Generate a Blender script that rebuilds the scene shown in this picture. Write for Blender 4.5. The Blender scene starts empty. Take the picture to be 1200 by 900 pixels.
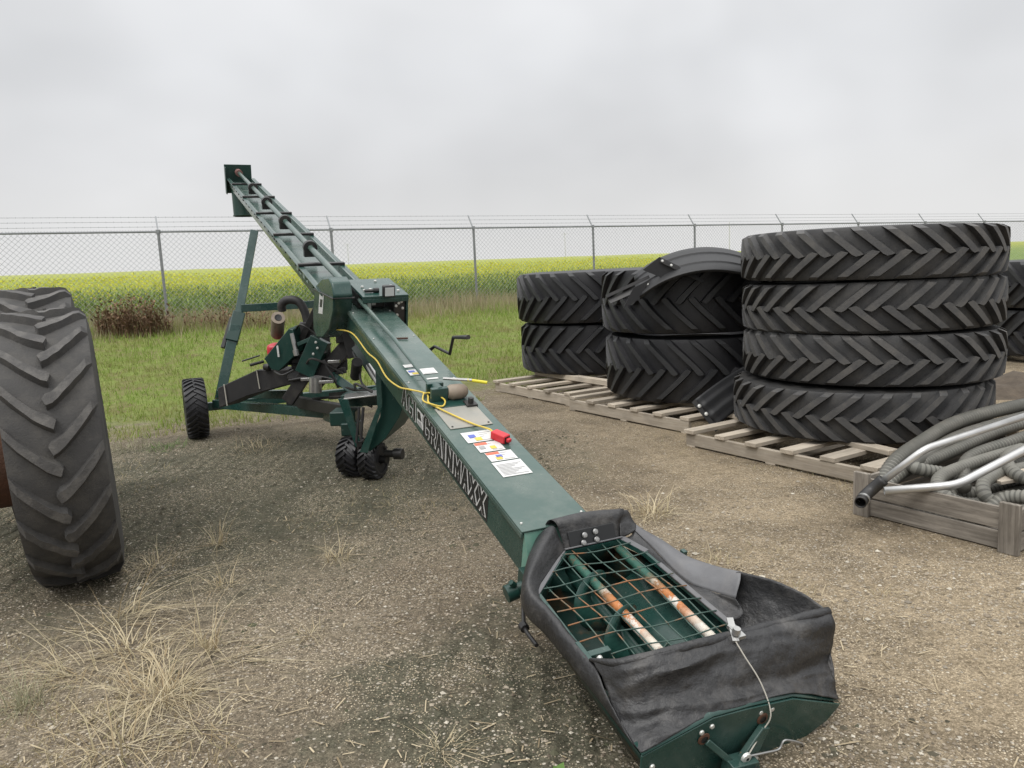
import bpy, bmesh, math, random
import numpy as np
from mathutils import Vector, Matrix, noise
R = math.radians
rnd = random.Random(7)
nrg = np.random.default_rng(11)
scn = bpy.context.scene
COL = scn.collection

# ------------------------------------------------------------------ helpers
class MB:
    def __init__(s): s.v = []; s.f = []; s.m = []
    def add(s, vs, fs, m=0):
        o = len(s.v); s.v += [tuple(v) for v in vs]
        for f in fs: s.f.append(tuple(i + o for i in f)); s.m.append(m)
    def poly(s, pts, m=0): s.add(pts, [tuple(range(len(pts)))], m)
    def box8(s, p, m=0):   # p: 4 bottom, 4 top
        s.add(p, [(3,2,1,0),(4,5,6,7),(0,1,5,4),(1,2,6,5),(2,3,7,6),(3,0,4,7)], m)
    def obox(s, c, X, Y, Z, m=0):  # centre and half vectors
        c, X, Y, Z = Vector(c), Vector(X), Vector(Y), Vector(Z)
        s.box8([c-X-Y-Z, c+X-Y-Z, c+X+Y-Z, c-X+Y-Z, c-X-Y+Z, c+X-Y+Z, c+X+Y+Z, c-X+Y+Z], m)
    def bar(s, a, b, w, h, up=(0,0,1), m=0):
        a, b = Vector(a), Vector(b); d = (b-a); L = d.length; d.normalize()
        side = d.cross(Vector(up)); side.normalize(); u = side.cross(d)
        s.obox((a+b)/2, d*L/2, side*w/2, u*h/2, m)
    def tube(s, pts, r, n=8, m=0, caps=True, closed=False):
        pts = [Vector(p) for p in pts]; N = len(pts)
        rs = r if isinstance(r, (list, tuple)) else [r]*N
        o = len(s.v); prev = None
        for i, p in enumerate(pts):
            if closed: d = pts[(i+1) % N]-pts[i-1]
            else: d = pts[min(i+1, N-1)]-pts[max(i-1, 0)]
            d.normalize()
            if prev is None:
                x = d.orthogonal().normalized()
            else:
                x = prev - d*prev.dot(d); x.normalize()
            prev = x; y = d.cross(x)
            for k in range(n):
                t = 2*math.pi*k/n
                s.v.append(tuple(p+(x*math.cos(t)+y*math.sin(t))*rs[i]))
        M = N if closed else N-1
        for i in range(M):
            for k in range(n):
                a = o+i*n+k; b = o+i*n+(k+1) % n; c = o+((i+1) % N)*n+(k+1) % n; e = o+((i+1) % N)*n+k
                s.f.append((a, b, c, e)); s.m.append(m)
        if caps and not closed:
            s.f.append(tuple(o+k for k in range(n-1, -1, -1))); s.m.append(m)
            s.f.append(tuple(o+(N-1)*n+k for k in range(n))); s.m.append(m)
    def cyl(s, a, b, r, n=16, m=0, r2=None):
        s.tube([a, b], [r, r if r2 is None else r2], n, m)
    def prism(s, poly, vec, m=0):
        n = len(poly); vec = Vector(vec); A = [Vector(p) for p in poly]; B = [p+vec for p in A]
        s.add(A+B, [tuple(range(n-1, -1, -1)), tuple(range(n, 2*n))]+[(i, (i+1) % n, n+(i+1) % n, n+i) for i in range(n)], m)
    def grid(s, rows, m=0):
        h = len(rows); w = len(rows[0])
        s.add([p for r in rows for p in r], [(i*w+j, i*w+j+1, (i+1)*w+j+1, (i+1)*w+j) for i in range(h-1) for j in range(w-1)], m)
    def lathe(s, prof, c, ax, n=32, m=0, closed=False):
        c = Vector(c); ax = Vector(ax).normalized(); x = ax.orthogonal().normalized(); y = ax.cross(x)
        o = len(s.v); P = len(prof)
        for k in range(n):
            t = 2*math.pi*k/n; d = x*math.cos(t)+y*math.sin(t)
            for r, h in prof: s.v.append(tuple(c+d*r+ax*h))
        for k in range(n):
            k2 = (k+1) % n
            for i in range(P if closed else P-1):
                j = (i+1) % P
                s.f.append((o+k*P+i, o+k2*P+i, o+k2*P+j, o+k*P+j)); s.m.append(m)
    def build(s, name, mats, parent=None, loc=None, sharp=35, bevel=0, fixn=False, solid=0):
        me = bpy.data.meshes.new(name)
        off = Vector((0,0,0))
        if parent is not None and parent.get('_o') is not None: off = Vector(parent['_o'])
        elif loc is not None: off = Vector(loc)
        me.from_pydata([tuple(Vector(v)-off) for v in s.v], [], s.f)
        if not isinstance(mats, (list, tuple)): mats = [mats]
        for mt in mats: me.materials.append(mt)
        me.polygons.foreach_set('material_index', s.m)
        if fixn:
            bm = bmesh.new(); bm.from_mesh(me); bmesh.ops.recalc_face_normals(bm, faces=bm.faces); bm.to_mesh(me); bm.free()
        me.shade_smooth(); me.set_sharp_from_angle(angle=R(sharp))
        o = bpy.data.objects.new(name, me); COL.objects.link(o)
        if parent is not None: o.parent = parent
        elif loc is not None: o.location = loc
        if solid:
            md = o.modifiers.new('thick', 'SOLIDIFY'); md.thickness = solid; md.offset = 0
        if bevel:
            md = o.modifiers.new('bevel', 'BEVEL'); md.width = bevel; md.segments = 2; md.limit_method = 'ANGLE'; md.angle_limit = R(40)
        return o

def empty(name, loc, label, cat, group=None, rot=None):
    o = bpy.data.objects.new(name, None); COL.objects.link(o); o.location = loc; o.empty_display_size = .2
    if rot: o.rotation_euler = rot
    o['_o'] = tuple(loc)
    return tag(o, label, cat, group)
def tag(o, label, cat, group=None, kind=None):
    if label: o['label'] = label
    if cat: o['category'] = cat
    if group: o['group'] = group
    if kind: o['kind'] = kind
    return o
def copy_thing(o, loc, rot, label, group=None):
    c = o.copy(); COL.objects.link(c); c.location = loc; c.rotation_euler = rot; c['label'] = label
    if group: c['group'] = group
    for ch in o.children:
        d = ch.copy(); COL.objects.link(d); d.parent = c
        for g in ch.children:
            e = g.copy(); COL.objects.link(e); e.parent = d
    return c
def bez(p, n=12):   # Catmull-Rom through points
    p = [Vector(q) for q in p]; out = []
    P = [p[0]*2-p[1]]+p+[p[-1]*2-p[-2]]
    for i in range(1, len(P)-2):
        for k in range(n):
            t = k/n; a, b, c, d = P[i-1], P[i], P[i+1], P[i+2]
            out.append(.5*((2*b)+(c-a)*t+(2*a-5*b+4*c-d)*t*t+(3*b-a-3*c+d)*t**3))
    out.append(p[-1]); return out
def fast_mesh(name, verts, faces_n, mat, k):
    """verts (N,3) array, faces of k consecutive vertices"""
    me = bpy.data.meshes.new(name); N = len(verts); F = N//k
    me.vertices.add(N); me.vertices.foreach_set('co', np.asarray(verts, np.float32).ravel())
    me.loops.add(N); me.loops.foreach_set('vertex_index', np.arange(N, dtype=np.int32))
    me.polygons.add(F); me.polygons.foreach_set('loop_start', np.arange(0, N, k, dtype=np.int32))
    me.update(calc_edges=True)
    for m in (mat if isinstance(mat, list) else [mat]): me.materials.append(m)
    o = bpy.data.objects.new(name, me); COL.objects.link(o); return o

# ------------------------------------------------------------------ materials
def nt(name):
    m = bpy.data.materials.new(name); m.use_nodes = True; t = m.node_tree
    return m, t, t.nodes['Principled BSDF']
def N(t, typ, **kw):
    n = t.nodes.new(typ)
    for k, v in kw.items():
        if k in n.inputs: n.inputs[k].default_value = v
        else: setattr(n, k, v)
    return n
def ramp(t, fac, a, b, ca=(0,0,0,1), cb=(1,1,1,1)):
    r = N(t, 'ShaderNodeValToRGB'); e = r.color_ramp.elements
    e[0].position = a; e[1].position = b; e[0].color = ca; e[1].color = cb
    t.links.new(fac, r.inputs[0]); return r.outputs[0]
def mixc(t, fac, a, b, mode='MIX'):
    n = N(t, 'ShaderNodeMix', data_type='RGBA', blend_type=mode)
    for i, v in ((0, fac), (6, a), (7, b)):
        if hasattr(v, 'links'): t.links.new(v, n.inputs[i])
        else: n.inputs[i].default_value = v if i == 0 else (*v, 1) if len(v) == 3 else v
    return n.outputs[2]
def math_(t, op, a, b=0.0, clamp=False):
    n = N(t, 'ShaderNodeMath', operation=op, use_clamp=clamp)
    for i, v in ((0, a), (1, b)):
        if hasattr(v, 'links'): t.links.new(v, n.inputs[i])
        else: n.inputs[i].default_value = v
    return n.outputs[0]
def noise_(t, scale, detail=4, rough=.55, vec=None, dist=0):
    n = N(t, 'ShaderNodeTexNoise', Scale=scale, Detail=detail, Roughness=rough, Distortion=dist)
    if vec is None:
        g = N(t, 'ShaderNodeTexCoord'); vec = g.outputs['Object']
    t.links.new(vec, n.inputs['Vector']); return n.outputs['Fac']
def bump(t, bs, h, strength, dist=.01):
    b = N(t, 'ShaderNodeBump', Strength=strength, Distance=dist); t.links.new(h, b.inputs['Height']); t.links.new(b.outputs[0], bs.inputs['Normal'])
def pm(name, col, rough=.5, col2=None, scale=6, lo=.35, hi=.7, dust=None, dscale=3, dlo=.5, dhi=.8, damt=.6, bmp=0, bscale=60, metal=0, spec=.5, rvar=.0, stretch=None, chips=0):
    m, t, b = nt(name)
    vec = None
    if stretch:
        g = N(t, 'ShaderNodeTexCoord'); mp = N(t, 'ShaderNodeMapping'); mp.inputs['Scale'].default_value = stretch
        t.links.new(g.outputs['Object'], mp.inputs['Vector']); vec = mp.outputs[0]
    c = (*col, 1)
    out = None
    if col2: out = mixc(t, ramp(t, noise_(t, scale, 6, .6, vec), lo, hi), col, col2)
    if dust:
        f = math_(t, 'MULTIPLY', ramp(t, noise_(t, dscale, 8, .68, vec), dlo, dhi), damt)
        out = mixc(t, f, out if out is not None else col, dust)
    if chips:
        out = mixc(t, math_(t, 'MULTIPLY', ramp(t, noise_(t, 48, 7, .75), .655, .69), chips), out, (.26,.27,.24))
        out = mixc(t, math_(t, 'MULTIPLY', ramp(t, noise_(t, 21, 8, .8), .68, .71), chips), out, (.16,.075,.035))
    if out is not None: t.links.new(out, b.inputs['Base Color'])
    else: b.inputs['Base Color'].default_value = c
    b.inputs['Roughness'].default_value = rough; b.inputs['Metallic'].default_value = metal; b.inputs['Specular IOR Level'].default_value = spec
    if rvar:
        r = math_(t, 'ADD', math_(t, 'MULTIPLY', noise_(t, 4, 6, .7), rvar), rough-rvar/2); t.links.new(r, b.inputs['Roughness'])
    if bmp: bump(t, b, noise_(t, bscale, 5, .6, vec), bmp)
    return m

M = {}
M['green'] = pm('green_paint', (.010,.041,.034), .27, (.015,.054,.045), 3, .3, .75, (.10,.135,.12), 5, .45, .85, .55, .05, 40, rvar=.22, chips=.7)
M['lid'] = pm('lid_green_paint', (.034,.071,.060), .25, (.05,.094,.08), 2.2, .3, .75, (.2,.215,.19), 4, .42, .8, .5, .05, 30, rvar=.25, chips=.6)
M['dgreen'] = pm('dark_green_paint', (.006,.030,.024), .38, (.009,.042,.033), 4, .3, .7, (.06,.075,.06), 6, .5, .85, .4, .05, 40, rvar=.2, chips=.6)
M['pale'] = pm('sky_lit_dusty_green', (.10,.24,.19), .5, (.15,.28,.22), 8, .3, .7, (.3,.32,.28), 9, .5, .8, .5)  # inlet panel: paler green puts sky light and dust into the colour
M['pan'] = pm('pan_paint', (.004,.018,.014), .45, (.007,.028,.022), 4, .3, .7, (.16,.07,.025), 6, .52, .72, .7)
M['black'] = pm('black_steel', (.012,.012,.013), .45, (.022,.021,.02), 10, .3, .7, (.09,.08,.065), 8, .5, .85, .5, .1, 60)
M['greybox'] = pm('grey_plastic', (.017,.017,.018), .6, (.028,.027,.027), 6, .3, .7, (.12,.11,.1), 7, .5, .8, .5)
M['steel'] = pm('steel', (.45,.45,.44), .35, (.33,.33,.32), 8, .3, .7, (.25,.22,.18), 10, .55, .85, .5, metal=.8)
M['alum'] = pm('aluminium_tube', (.62,.62,.61), .34, (.5,.5,.49), 7, .3, .7, (.35,.33,.3), 12, .55, .85, .4, metal=.75)
M['galv'] = pm('galvanised', (.30,.31,.32), .5, (.22,.23,.24), 5, .3, .7, metal=.35)
M['wire'] = pm('galvanised_wire', (.33,.34,.35), .5, metal=.2)
M['rubber'] = pm('tyre_rubber', (.019,.019,.02), .62, (.03,.03,.03), 5, .3, .7, (.09,.083,.072), 6, .46, .85, .6, .25, 70)
M['lug'] = pm('tyre_lug_rubber', (.047,.047,.048), .66, (.068,.067,.066), 6, .3, .7, (.135,.125,.11), 9, .42, .82, .65, .3, 80)
M['rubber2'] = pm('new_tyre_rubber', (.010,.010,.012), .5, (.016,.016,.018), 5, .3, .7, (.04,.04,.04), 6, .5, .9, .5, .2, 60)
M['lug2'] = pm('new_tyre_lug_rubber', (.019,.02,.022), .55, (.03,.031,.033), 6, .3, .7, (.06,.06,.058), 9, .5, .85, .5, .25, 70)
M['worn'] = pm('worn_tyre_rubber', (.033,.032,.031), .75, (.05,.048,.046), 5, .3, .7, (.12,.11,.095), 9, .45, .85, .6, .35, 120)
M['wornlug'] = pm('worn_lug_rubber', (.049,.047,.046), .75, (.074,.071,.068), 7, .3, .7, (.17,.16,.145), 14, .45, .8, .65, .4, 120)  # worn lug tops, lighter than the carcass: lug shading put into the colour
M['rust'] = pm('rust', (.055,.024,.013), .85, (.10,.04,.018), 8, .3, .7, (.05,.03,.02), 6, .4, .8, .7, .5, 60)
M['wood'] = pm('pallet_wood', (.33,.265,.19), .85, (.45,.385,.30), 3, .3, .7, (.2,.17,.135), 4, .45, .8, .6, .4, 30, stretch=None)
M['wood2'] = pm('pallet_wood_grey', (.27,.235,.19), .85, (.38,.34,.28), 3, .3, .7, (.15,.13,.105), 5, .4, .8, .6, .4, 30)
M['hose'] = pm('grey_hose', (.075,.074,.063), .6, (.10,.098,.085), 4, .3, .7, (.19,.175,.15), 6, .45, .85, .6)
M['hose_l'] = pm('grey_hose_ridge', (.155,.152,.132), .6, (.2,.195,.17), 4, .3, .7, (.24,.22,.19), 6, .45, .85, .6)  # lighter copy for alternate rings, corrugation shading put into the colour
M['canvas'] = pm('black_canvas', (.012,.012,.013), .44, (.030,.030,.031), 6, .3, .75, (.15,.14,.128), 8, .50, .78, .5, .6, 40)
M['canvas_l'] = pm('grey_strip_lit_flap', (.14,.142,.148), .65, (.1,.1,.105), 6, .3, .7, (.2,.19,.18), 8, .5, .8, .4, .2, 40)  # grey of the clamp strips; on the canvas flap it paints sky light
M['plastic'] = pm('black_plastic', (.009,.0095,.011), .55, (.014,.0145,.016), 5, .3, .7, (.04,.04,.039), 6, .5, .85, .4)
M['red'] = pm('red_plastic', (.55,.018,.03), .4, (.46,.014,.024), 6)
M['redtank'] = pm('red_tank', (.5,.02,.035), .4, (.42,.016,.03), 6)
M['yellow'] = pm('yellow_cord', (.62,.46,.07), .5, (.5,.38,.07), 20)
M['ygrip'] = pm('yellow_grip', (.62,.55,.03), .45)
M['beige'] = pm('beige_metal', (.27,.225,.175), .6, (.20,.155,.115), 9, .3, .7, (.1,.06,.035), 12, .5, .8, .6)
M['white'] = pm('white_vinyl', (.62,.62,.61), .45, (.5,.5,.48), 9, .35, .75)
M['ink'] = pm('black_vinyl', (.011,.012,.013), .45)
M['s_blue'] = pm('sticker_blue', (.09,.12,.42), .5)
M['s_yel'] = pm('sticker_yellow', (.6,.47,.07), .5)
M['s_org'] = pm('sticker_orange', (.55,.13,.07), .5)
M['s_grey'] = pm('sticker_print', (.3,.3,.3), .5)
M['panel'] = pm('dusty_plate', (.23,.235,.215), .45, (.31,.285,.24), 6, .3, .7, (.16,.17,.155), 5, .5, .8, .5)
M['bolt'] = pm('zinc_bolt', (.6,.6,.57), .4, metal=.5)
M['glass'] = pm('lamp_glass', (.5,.52,.52), .15)
M['string'] = pm('string', (.42,.4,.35), .8)

# wood with grain along a per-mesh direction (uses generated coords)
def wood(name, c1, c2, c3):
    m, t, b = nt(name)
    g = N(t, 'ShaderNodeTexCoord')
    geo = N(t, 'ShaderNodeNewGeometry')
    mp = N(t, 'ShaderNodeMapping'); mp.inputs['Scale'].default_value = (3, 45, 45)
    mp.inputs['Rotation'].default_value = (0, 0, 0)
    t.links.new(g.outputs['UV'], mp.inputs['Vector'])
    n1 = noise_(t, 1, 6, .65, mp.outputs[0], .6)
    mp2 = N(t, 'ShaderNodeMapping'); mp2.inputs['Scale'].default_value = (2, 4, 4); t.links.new(g.outputs['UV'], mp2.inputs['Vector'])
    n2 = noise_(t, 1.5, 6, .65, mp2.outputs[0])
    c = mixc(t, ramp(t, n1, .3, .7), c1, c2)
    c = mixc(t, math_(t, 'MULTIPLY', ramp(t, n2, .45, .75), .7), c, c3)
    isl = N(t, 'ShaderNodeMapRange'); isl.inputs[3].default_value = .72; isl.inputs[4].default_value = 1.15
    t.links.new(geo.outputs['Random Per Island'], isl.inputs[0])
    oi = N(t, 'ShaderNodeObjectInfo'); mr = N(t, 'ShaderNodeMapRange'); mr.inputs[3].default_value = .7; mr.inputs[4].default_value = 1.15
    t.links.new(oi.outputs['Random'], mr.inputs[0])
    cc = N(t, 'ShaderNodeCombineColor')
    for i in range(3): t.links.new(mr.outputs[0], cc.inputs[i])
    c = mixc(t, 1.0, c, cc.outputs[0], 'MULTIPLY')
    t.links.new(c, b.inputs['Base Color']); b.inputs['Roughness'].default_value = .85; b.inputs['Specular IOR Level'].default_value = .25
    bump(t, b, n1, .5, .004); return m
M['pal'] = wood('pallet_boards', (.37,.315,.245), (.54,.48,.395), (.24,.21,.175))
M['crate'] = wood('weathered_boards', (.12,.105,.088), (.31,.28,.24), (.075,.066,.056))

def plank(name, a, b, w, h, up=(0,0,1), mat=None, parent=None, bevel=.003):
    """one board with UV running along its length"""
    mb = MB(); mb.bar(a, b, w, h, up); o = mb.build(name, mat, parent, bevel=bevel)
    me = o.data; uv = me.uv_layers.new(name='UVMap')
    off = Vector(parent['_o']) if parent is not None else Vector((0,0,0))
    A = Vector(a)-off; d = (Vector(b)-Vector(a)).normalized(); s = d.cross(Vector(up)).normalized(); u = s.cross(d)
    ro = rnd.random()*20
    for p in me.polygons:
        for li in p.loop_indices:
            q = me.vertices[me.loops[li].vertex_index].co-A
            uv.data[li].uv = (q.dot(d)+ro, q.dot(s)+q.dot(u)+ro)
    return o

# ------------------------------------------------------------------ terrain
NX, NY, NS = -.4671, .8842, 17.487            # fence normal
def sdist(x, y): return x*NX+y*NY-NS
def smooth(a, b, x):
    t = np.clip((x-a)/(b-a), 0, 1); return t*t*(3-2*t)
def canopy(s): return np.where(s < 180, 1.35+.028*s, 1.35+.028*180-.012*(s-180))
def tz(x, y):
    s = x*NX+y*NY-NS
    near = .74*smooth(-9.3, -.6, s)
    field = canopy(s)-.98
    k = smooth(-.3, 3.0, s)
    return near*(1-k)+field*k
def hz(x, y): return float(tz(np.float64(x), np.float64(y)))

def ground():
    m, t, b = nt('ground')
    geo = N(t, 'ShaderNodeNewGeometry'); P = geo.outputs['Position']
    sx = N(t, 'ShaderNodeSeparateXYZ'); t.links.new(P, sx.inputs[0])
    s = math_(t, 'ADD', math_(t, 'ADD', math_(t, 'MULTIPLY', sx.outputs[0], NX), math_(t, 'MULTIPLY', sx.outputs[1], NY)), -NS)
    nb = noise_(t, .55, 5, .65, P); nm = noise_(t, 2.6, 6, .65, P); nf = noise_(t, 38, 5, .7, P); ng = noise_(t, 9, 7, .72, P)
    xr = ramp(t, math_(t, 'ADD', math_(t, 'MULTIPLY', sx.outputs[0], .28), math_(t, 'ADD', math_(t, 'MULTIPLY', nm, .5), .1)), .2, .75)
    base = mixc(t, ramp(t, ng, .32, .68), mixc(t, xr, (.085,.072,.054), (.160,.126,.083)), mixc(t, xr, (.175,.148,.11), (.290,.234,.158)))
    base = mixc(t, ramp(t, nf, .38, .66), base, mixc(t, .5, base, (.36,.30,.215)))
    soil = mixc(t, ramp(t, nf, .35, .7), (.062,.05,.036), (.12,.096,.067))
    base = mixc(t, ramp(t, math_(t, 'ADD', math_(t, 'MULTIPLY', nb, .6), math_(t, 'MULTIPLY', nm, .45)), .47, .66), base, soil)
    # damp mossy ground round the machine's wheels and the left tyre
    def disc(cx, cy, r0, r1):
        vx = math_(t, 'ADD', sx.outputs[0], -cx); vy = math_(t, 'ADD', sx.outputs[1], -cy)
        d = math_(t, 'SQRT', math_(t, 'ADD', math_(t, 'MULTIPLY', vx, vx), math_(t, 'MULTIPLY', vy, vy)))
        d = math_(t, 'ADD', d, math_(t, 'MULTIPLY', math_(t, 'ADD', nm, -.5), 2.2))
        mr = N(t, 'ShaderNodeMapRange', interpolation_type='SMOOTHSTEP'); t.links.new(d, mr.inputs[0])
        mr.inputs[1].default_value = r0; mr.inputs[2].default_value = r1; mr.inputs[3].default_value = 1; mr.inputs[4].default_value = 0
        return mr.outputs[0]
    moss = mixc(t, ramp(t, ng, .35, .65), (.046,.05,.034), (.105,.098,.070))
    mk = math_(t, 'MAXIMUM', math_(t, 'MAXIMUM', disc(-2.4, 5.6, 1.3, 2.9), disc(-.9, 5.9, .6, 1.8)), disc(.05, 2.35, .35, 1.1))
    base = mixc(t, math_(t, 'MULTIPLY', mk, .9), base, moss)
    v = N(t, 'ShaderNodeTexVoronoi', Scale=62.0, Randomness=1.0); t.links.new(P, v.inputs['Vector'])
    sc = N(t, 'ShaderNodeSeparateColor'); t.links.new(v.outputs['Color'], sc.inputs[0])
    thr = math_(t, 'ADD', sc.outputs[0], math_(t, 'MULTIPLY', math_(t, 'ADD', nm, -.5), .9))
    peb = math_(t, 'MULTIPLY', ramp(t, thr, .74, .78), ramp(t, v.outputs['Distance'], .34, .40, (1,1,1,1), (0,0,0,1)))
    pebc = mixc(t, sc.outputs[1], (.20,.17,.13), (.47,.43,.36))
    base = mixc(t, math_(t, 'MULTIPLY', peb, .85), base, pebc)
    v2 = N(t, 'ShaderNodeTexVoronoi', Scale=135.0, Randomness=1.0); t.links.new(P, v2.inputs['Vector'])
    sc2 = N(t, 'ShaderNodeSeparateColor'); t.links.new(v2.outputs['Color'], sc2.inputs[0])
    thr2 = math_(t, 'ADD', sc2.outputs[2], math_(t, 'MULTIPLY', math_(t, 'ADD', nm, -.5), 1.0))
    chip = math_(t, 'MULTIPLY', ramp(t, thr2, .70, .74), ramp(t, v2.outputs['Distance'], .36, .42, (1,1,1,1), (0,0,0,1)))
    base = mixc(t, math_(t, 'MULTIPLY', chip, .8), base, mixc(t, sc2.outputs[1], (.30,.24,.16), (.56,.49,.37)))
    base = mixc(t, 1.0, base, mixc(t, sc2.outputs[0], (.66,.65,.63), (1.34,1.34,1.34)), 'MULTIPLY')
    v3 = N(t, 'ShaderNodeTexVoronoi', Scale=340.0); t.links.new(P, v3.inputs['Vector']); sc3 = N(t, 'ShaderNodeSeparateColor'); t.links.new(v3.outputs['Color'], sc3.inputs[0])
    base = mixc(t, 1.0, base, mixc(t, sc3.outputs[0], (.7,.7,.7), (1.3,1.3,1.3)), 'MULTIPLY')
    # grass
    gm = ramp(t, math_(t, 'ADD', math_(t, 'MULTIPLY', math_(t, 'ADD', s, 9.4), .35), math_(t, 'MULTIPLY', math_(t, 'ADD', nm, -.5), 1.3)), .2, .6)
    gc = mixc(t, ramp(t, ng, .3, .7), (.12,.17,.032), (.21,.245,.075))
    gc = mixc(t, ramp(t, nm, .45, .7), gc, (.17,.135,.072))
    fm = ramp(t, math_(t, 'ADD', math_(t, 'MULTIPLY', s, .5), .5), .3, 1.0)
    gc = mixc(t, fm, gc, (.07,.10,.03))
    base = mixc(t, gm, base, gc)
    t.links.new(base, b.inputs['Base Color']); b.inputs['Roughness'].default_value = .93; b.inputs['Specular IOR Level'].default_value = .15
    wv = N(t, 'ShaderNodeTexWave', Scale=2.6, Distortion=5.0, Detail=3.0); wv.inputs['Detail Scale'].default_value = 1.5; t.links.new(P, wv.inputs['Vector'])
    rut = math_(t, 'MULTIPLY', math_(t, 'MULTIPLY', wv.outputs['Fac'], mk), 1.6)
    nf_ = math_(t, 'ADD', math_(t, 'MULTIPLY', nf, .5), rut)
    h = math_(t, 'ADD', math_(t, 'ADD', nf_, math_(t, 'MULTIPLY', sc2.outputs[1], .3)), math_(t, 'ADD', math_(t, 'MULTIPLY', ng, 1.2), math_(t, 'MULTIPLY', peb, .5)))
    bump(t, b, h, .9, .016)
    # one sheet: fine near the camera, stretching to the horizon
    u = np.concatenate([np.linspace(-6, 6, 121), ]); k = np.sign(u)*(np.abs(u)+ .035*np.exp(np.abs(u)*1.75)-.035)
    xs = k; vv = np.linspace(0, 8, 170); ys = -6+vv*2.6+.02*(np.exp(vv*1.42)-1)
    Xg, Yg = np.meshgrid(xs*1.3, ys)
    Z = tz(Xg, Yg)
    for i in range(Z.shape[0]):
        for j in range(Z.shape[1]):
            x, y = Xg[i, j], Yg[i, j]
            if abs(x) < 14 and y < 26:
                amp = .012 if sdist(x, y) < -8.5 else .03
                Z[i, j] += amp*noise.noise((x*1.1, y*1.1, 3))
    mb = MB(); mb.grid([[(Xg[i, j], Yg[i, j], Z[i, j]) for j in range(Xg.shape[1])] for i in range(Xg.shape[0])])
    o = mb.build('ground', m, sharp=180); tag(o, 'gravel yard running into a mown grass bank and a rising field', 'ground', kind='structure')
ground()

# ------------------------------------------------------------------ vegetation (stuff)
def islandmat(name, cols, rough=.7, trans=.25, patch=None):
    m, t, b = nt(name); g = N(t, 'ShaderNodeNewGeometry')
    r = N(t, 'ShaderNodeValToRGB'); cr = r.color_ramp
    while len(cr.elements) < len(cols): cr.elements.new(.5)
    for i, c in enumerate(cols): cr.elements[i].position = i/(len(cols)-1); cr.elements[i].color = (*c, 1)
    t.links.new(g.outputs['Random Per Island'], r.inputs[0]); oc = r.outputs[0]
    if patch: oc = mixc(t, math_(t, 'MULTIPLY', ramp(t, noise_(t, .8, 5, .65, g.outputs['Position']), .46, .66), .75), oc, patch)
    t.links.new(oc, b.inputs['Base Color'])
    b.inputs['Roughness'].default_value = rough; b.inputs['Specular IOR Level'].default_value = .12
    if trans:
        tr = N(t, 'ShaderNodeBsdfTranslucent'); t.links.new(oc, tr.inputs[0])
        mx = N(t, 'ShaderNodeMixShader'); mx.inputs[0].default_value = trans
        t.links.new(b.outputs[0], mx.inputs[1]); t.links.new(tr.outputs[0], mx.inputs[2])
        t.links.new(mx.outputs[0], t.nodes['Material Output'].inputs[0])
    return m
FD = np.array((.8842, .4671)); FN = np.array((NX, NY)); FO = FN*NS    # along fence, outward, nearest point
def st(l, s): return FO+np.outer(l, FD)+np.outer(s, FN)
def blades(x, y, z, h, w, lean):
    n = len(x); a = nrg.uniform(0, 2*np.pi, n); dx, dy = np.cos(a)*w/2, np.sin(a)*w/2
    b = nrg.uniform(0, 2*np.pi, n); lx, ly = np.cos(b)*lean*h, np.sin(b)*lean*h
    V = np.empty((n, 3, 3))
    V[:, 0] = np.c_[x-dx, y-dy, z-.01]; V[:, 1] = np.c_[x+dx, y+dy, z-.01]; V[:, 2] = np.c_[x+lx, y+ly, z+h]
    return V.reshape(-1, 3)
def vnoise(x, y, f): return np.array([noise.noise((a*f, b*f, 1.7)) for a, b in zip(x, y)])

n = 150000
l = nrg.uniform(-9, 17, n); s = nrg.uniform(-9.8, -.6, n)
xy = st(l, s); nz = vnoise(xy[:, 0], xy[:, 1], .9); n2 = vnoise(xy[:, 0], xy[:, 1], 2.7)
keep = (s > -8.6+nz*1.6) & (nrg.uniform(0, 1, n) < .9-.5*np.clip(n2*1.5, 0, 1))
x, y = xy[keep, 0], xy[keep, 1]; sk = s[keep]
h = nrg.uniform(.035, .10, len(x))*(1+.5*np.clip(nz[keep], -.5, .8))*(1+1.0*np.clip((sk+3.2)/2, 0, 1.0))
V = blades(x, y, tz(x, y), h, nrg.uniform(.008, .017, len(x)), nrg.uniform(.1, .9, len(x)))
o = fast_mesh('grass', V, 0, islandmat('mown_grass', [(.13,.19,.03),(.18,.285,.042),(.25,.36,.065),(.29,.35,.11),(.40,.37,.2)], patch=(.27,.24,.10)), 3)
tag(o, 'short green and straw coloured grass on the bank below the fence', 'grass', kind='stuff')
# tall brown and pale grass at the foot of the fence
n = 60000
l = nrg.uniform(-9, 30, n); s = np.clip(nrg.normal(-1.0, .8, n), -3.2, 1.0)
xy = st(l, s); nz = vnoise(xy[:, 0], xy[:, 1], .5); nz2 = vnoise(xy[:, 0], xy[:, 1], 2.0)
keep = nrg.uniform(0, 1, n) < .75+.5*nz2
x, y = xy[keep, 0], xy[keep, 1]
h = nrg.uniform(.14, .44, len(x))*(1+.5*nz[keep])*np.clip(1.1+.28*(s[keep]+.5), .35, 1.1)
V = blades(x, y, tz(x, y), h, nrg.uniform(.006, .016, len(x)), nrg.uniform(.05, .5, len(x)))
o = fast_mesh('tall_grass', V, 0, islandmat('dry_tall_grass', [(.24,.19,.125),(.31,.25,.165),(.40,.33,.225),(.23,.25,.10),(.46,.40,.28),(.27,.29,.12)]), 3)
tag(o, 'tall dry brown grass along the foot of the chain link fence', 'grass', kind='stuff')

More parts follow.
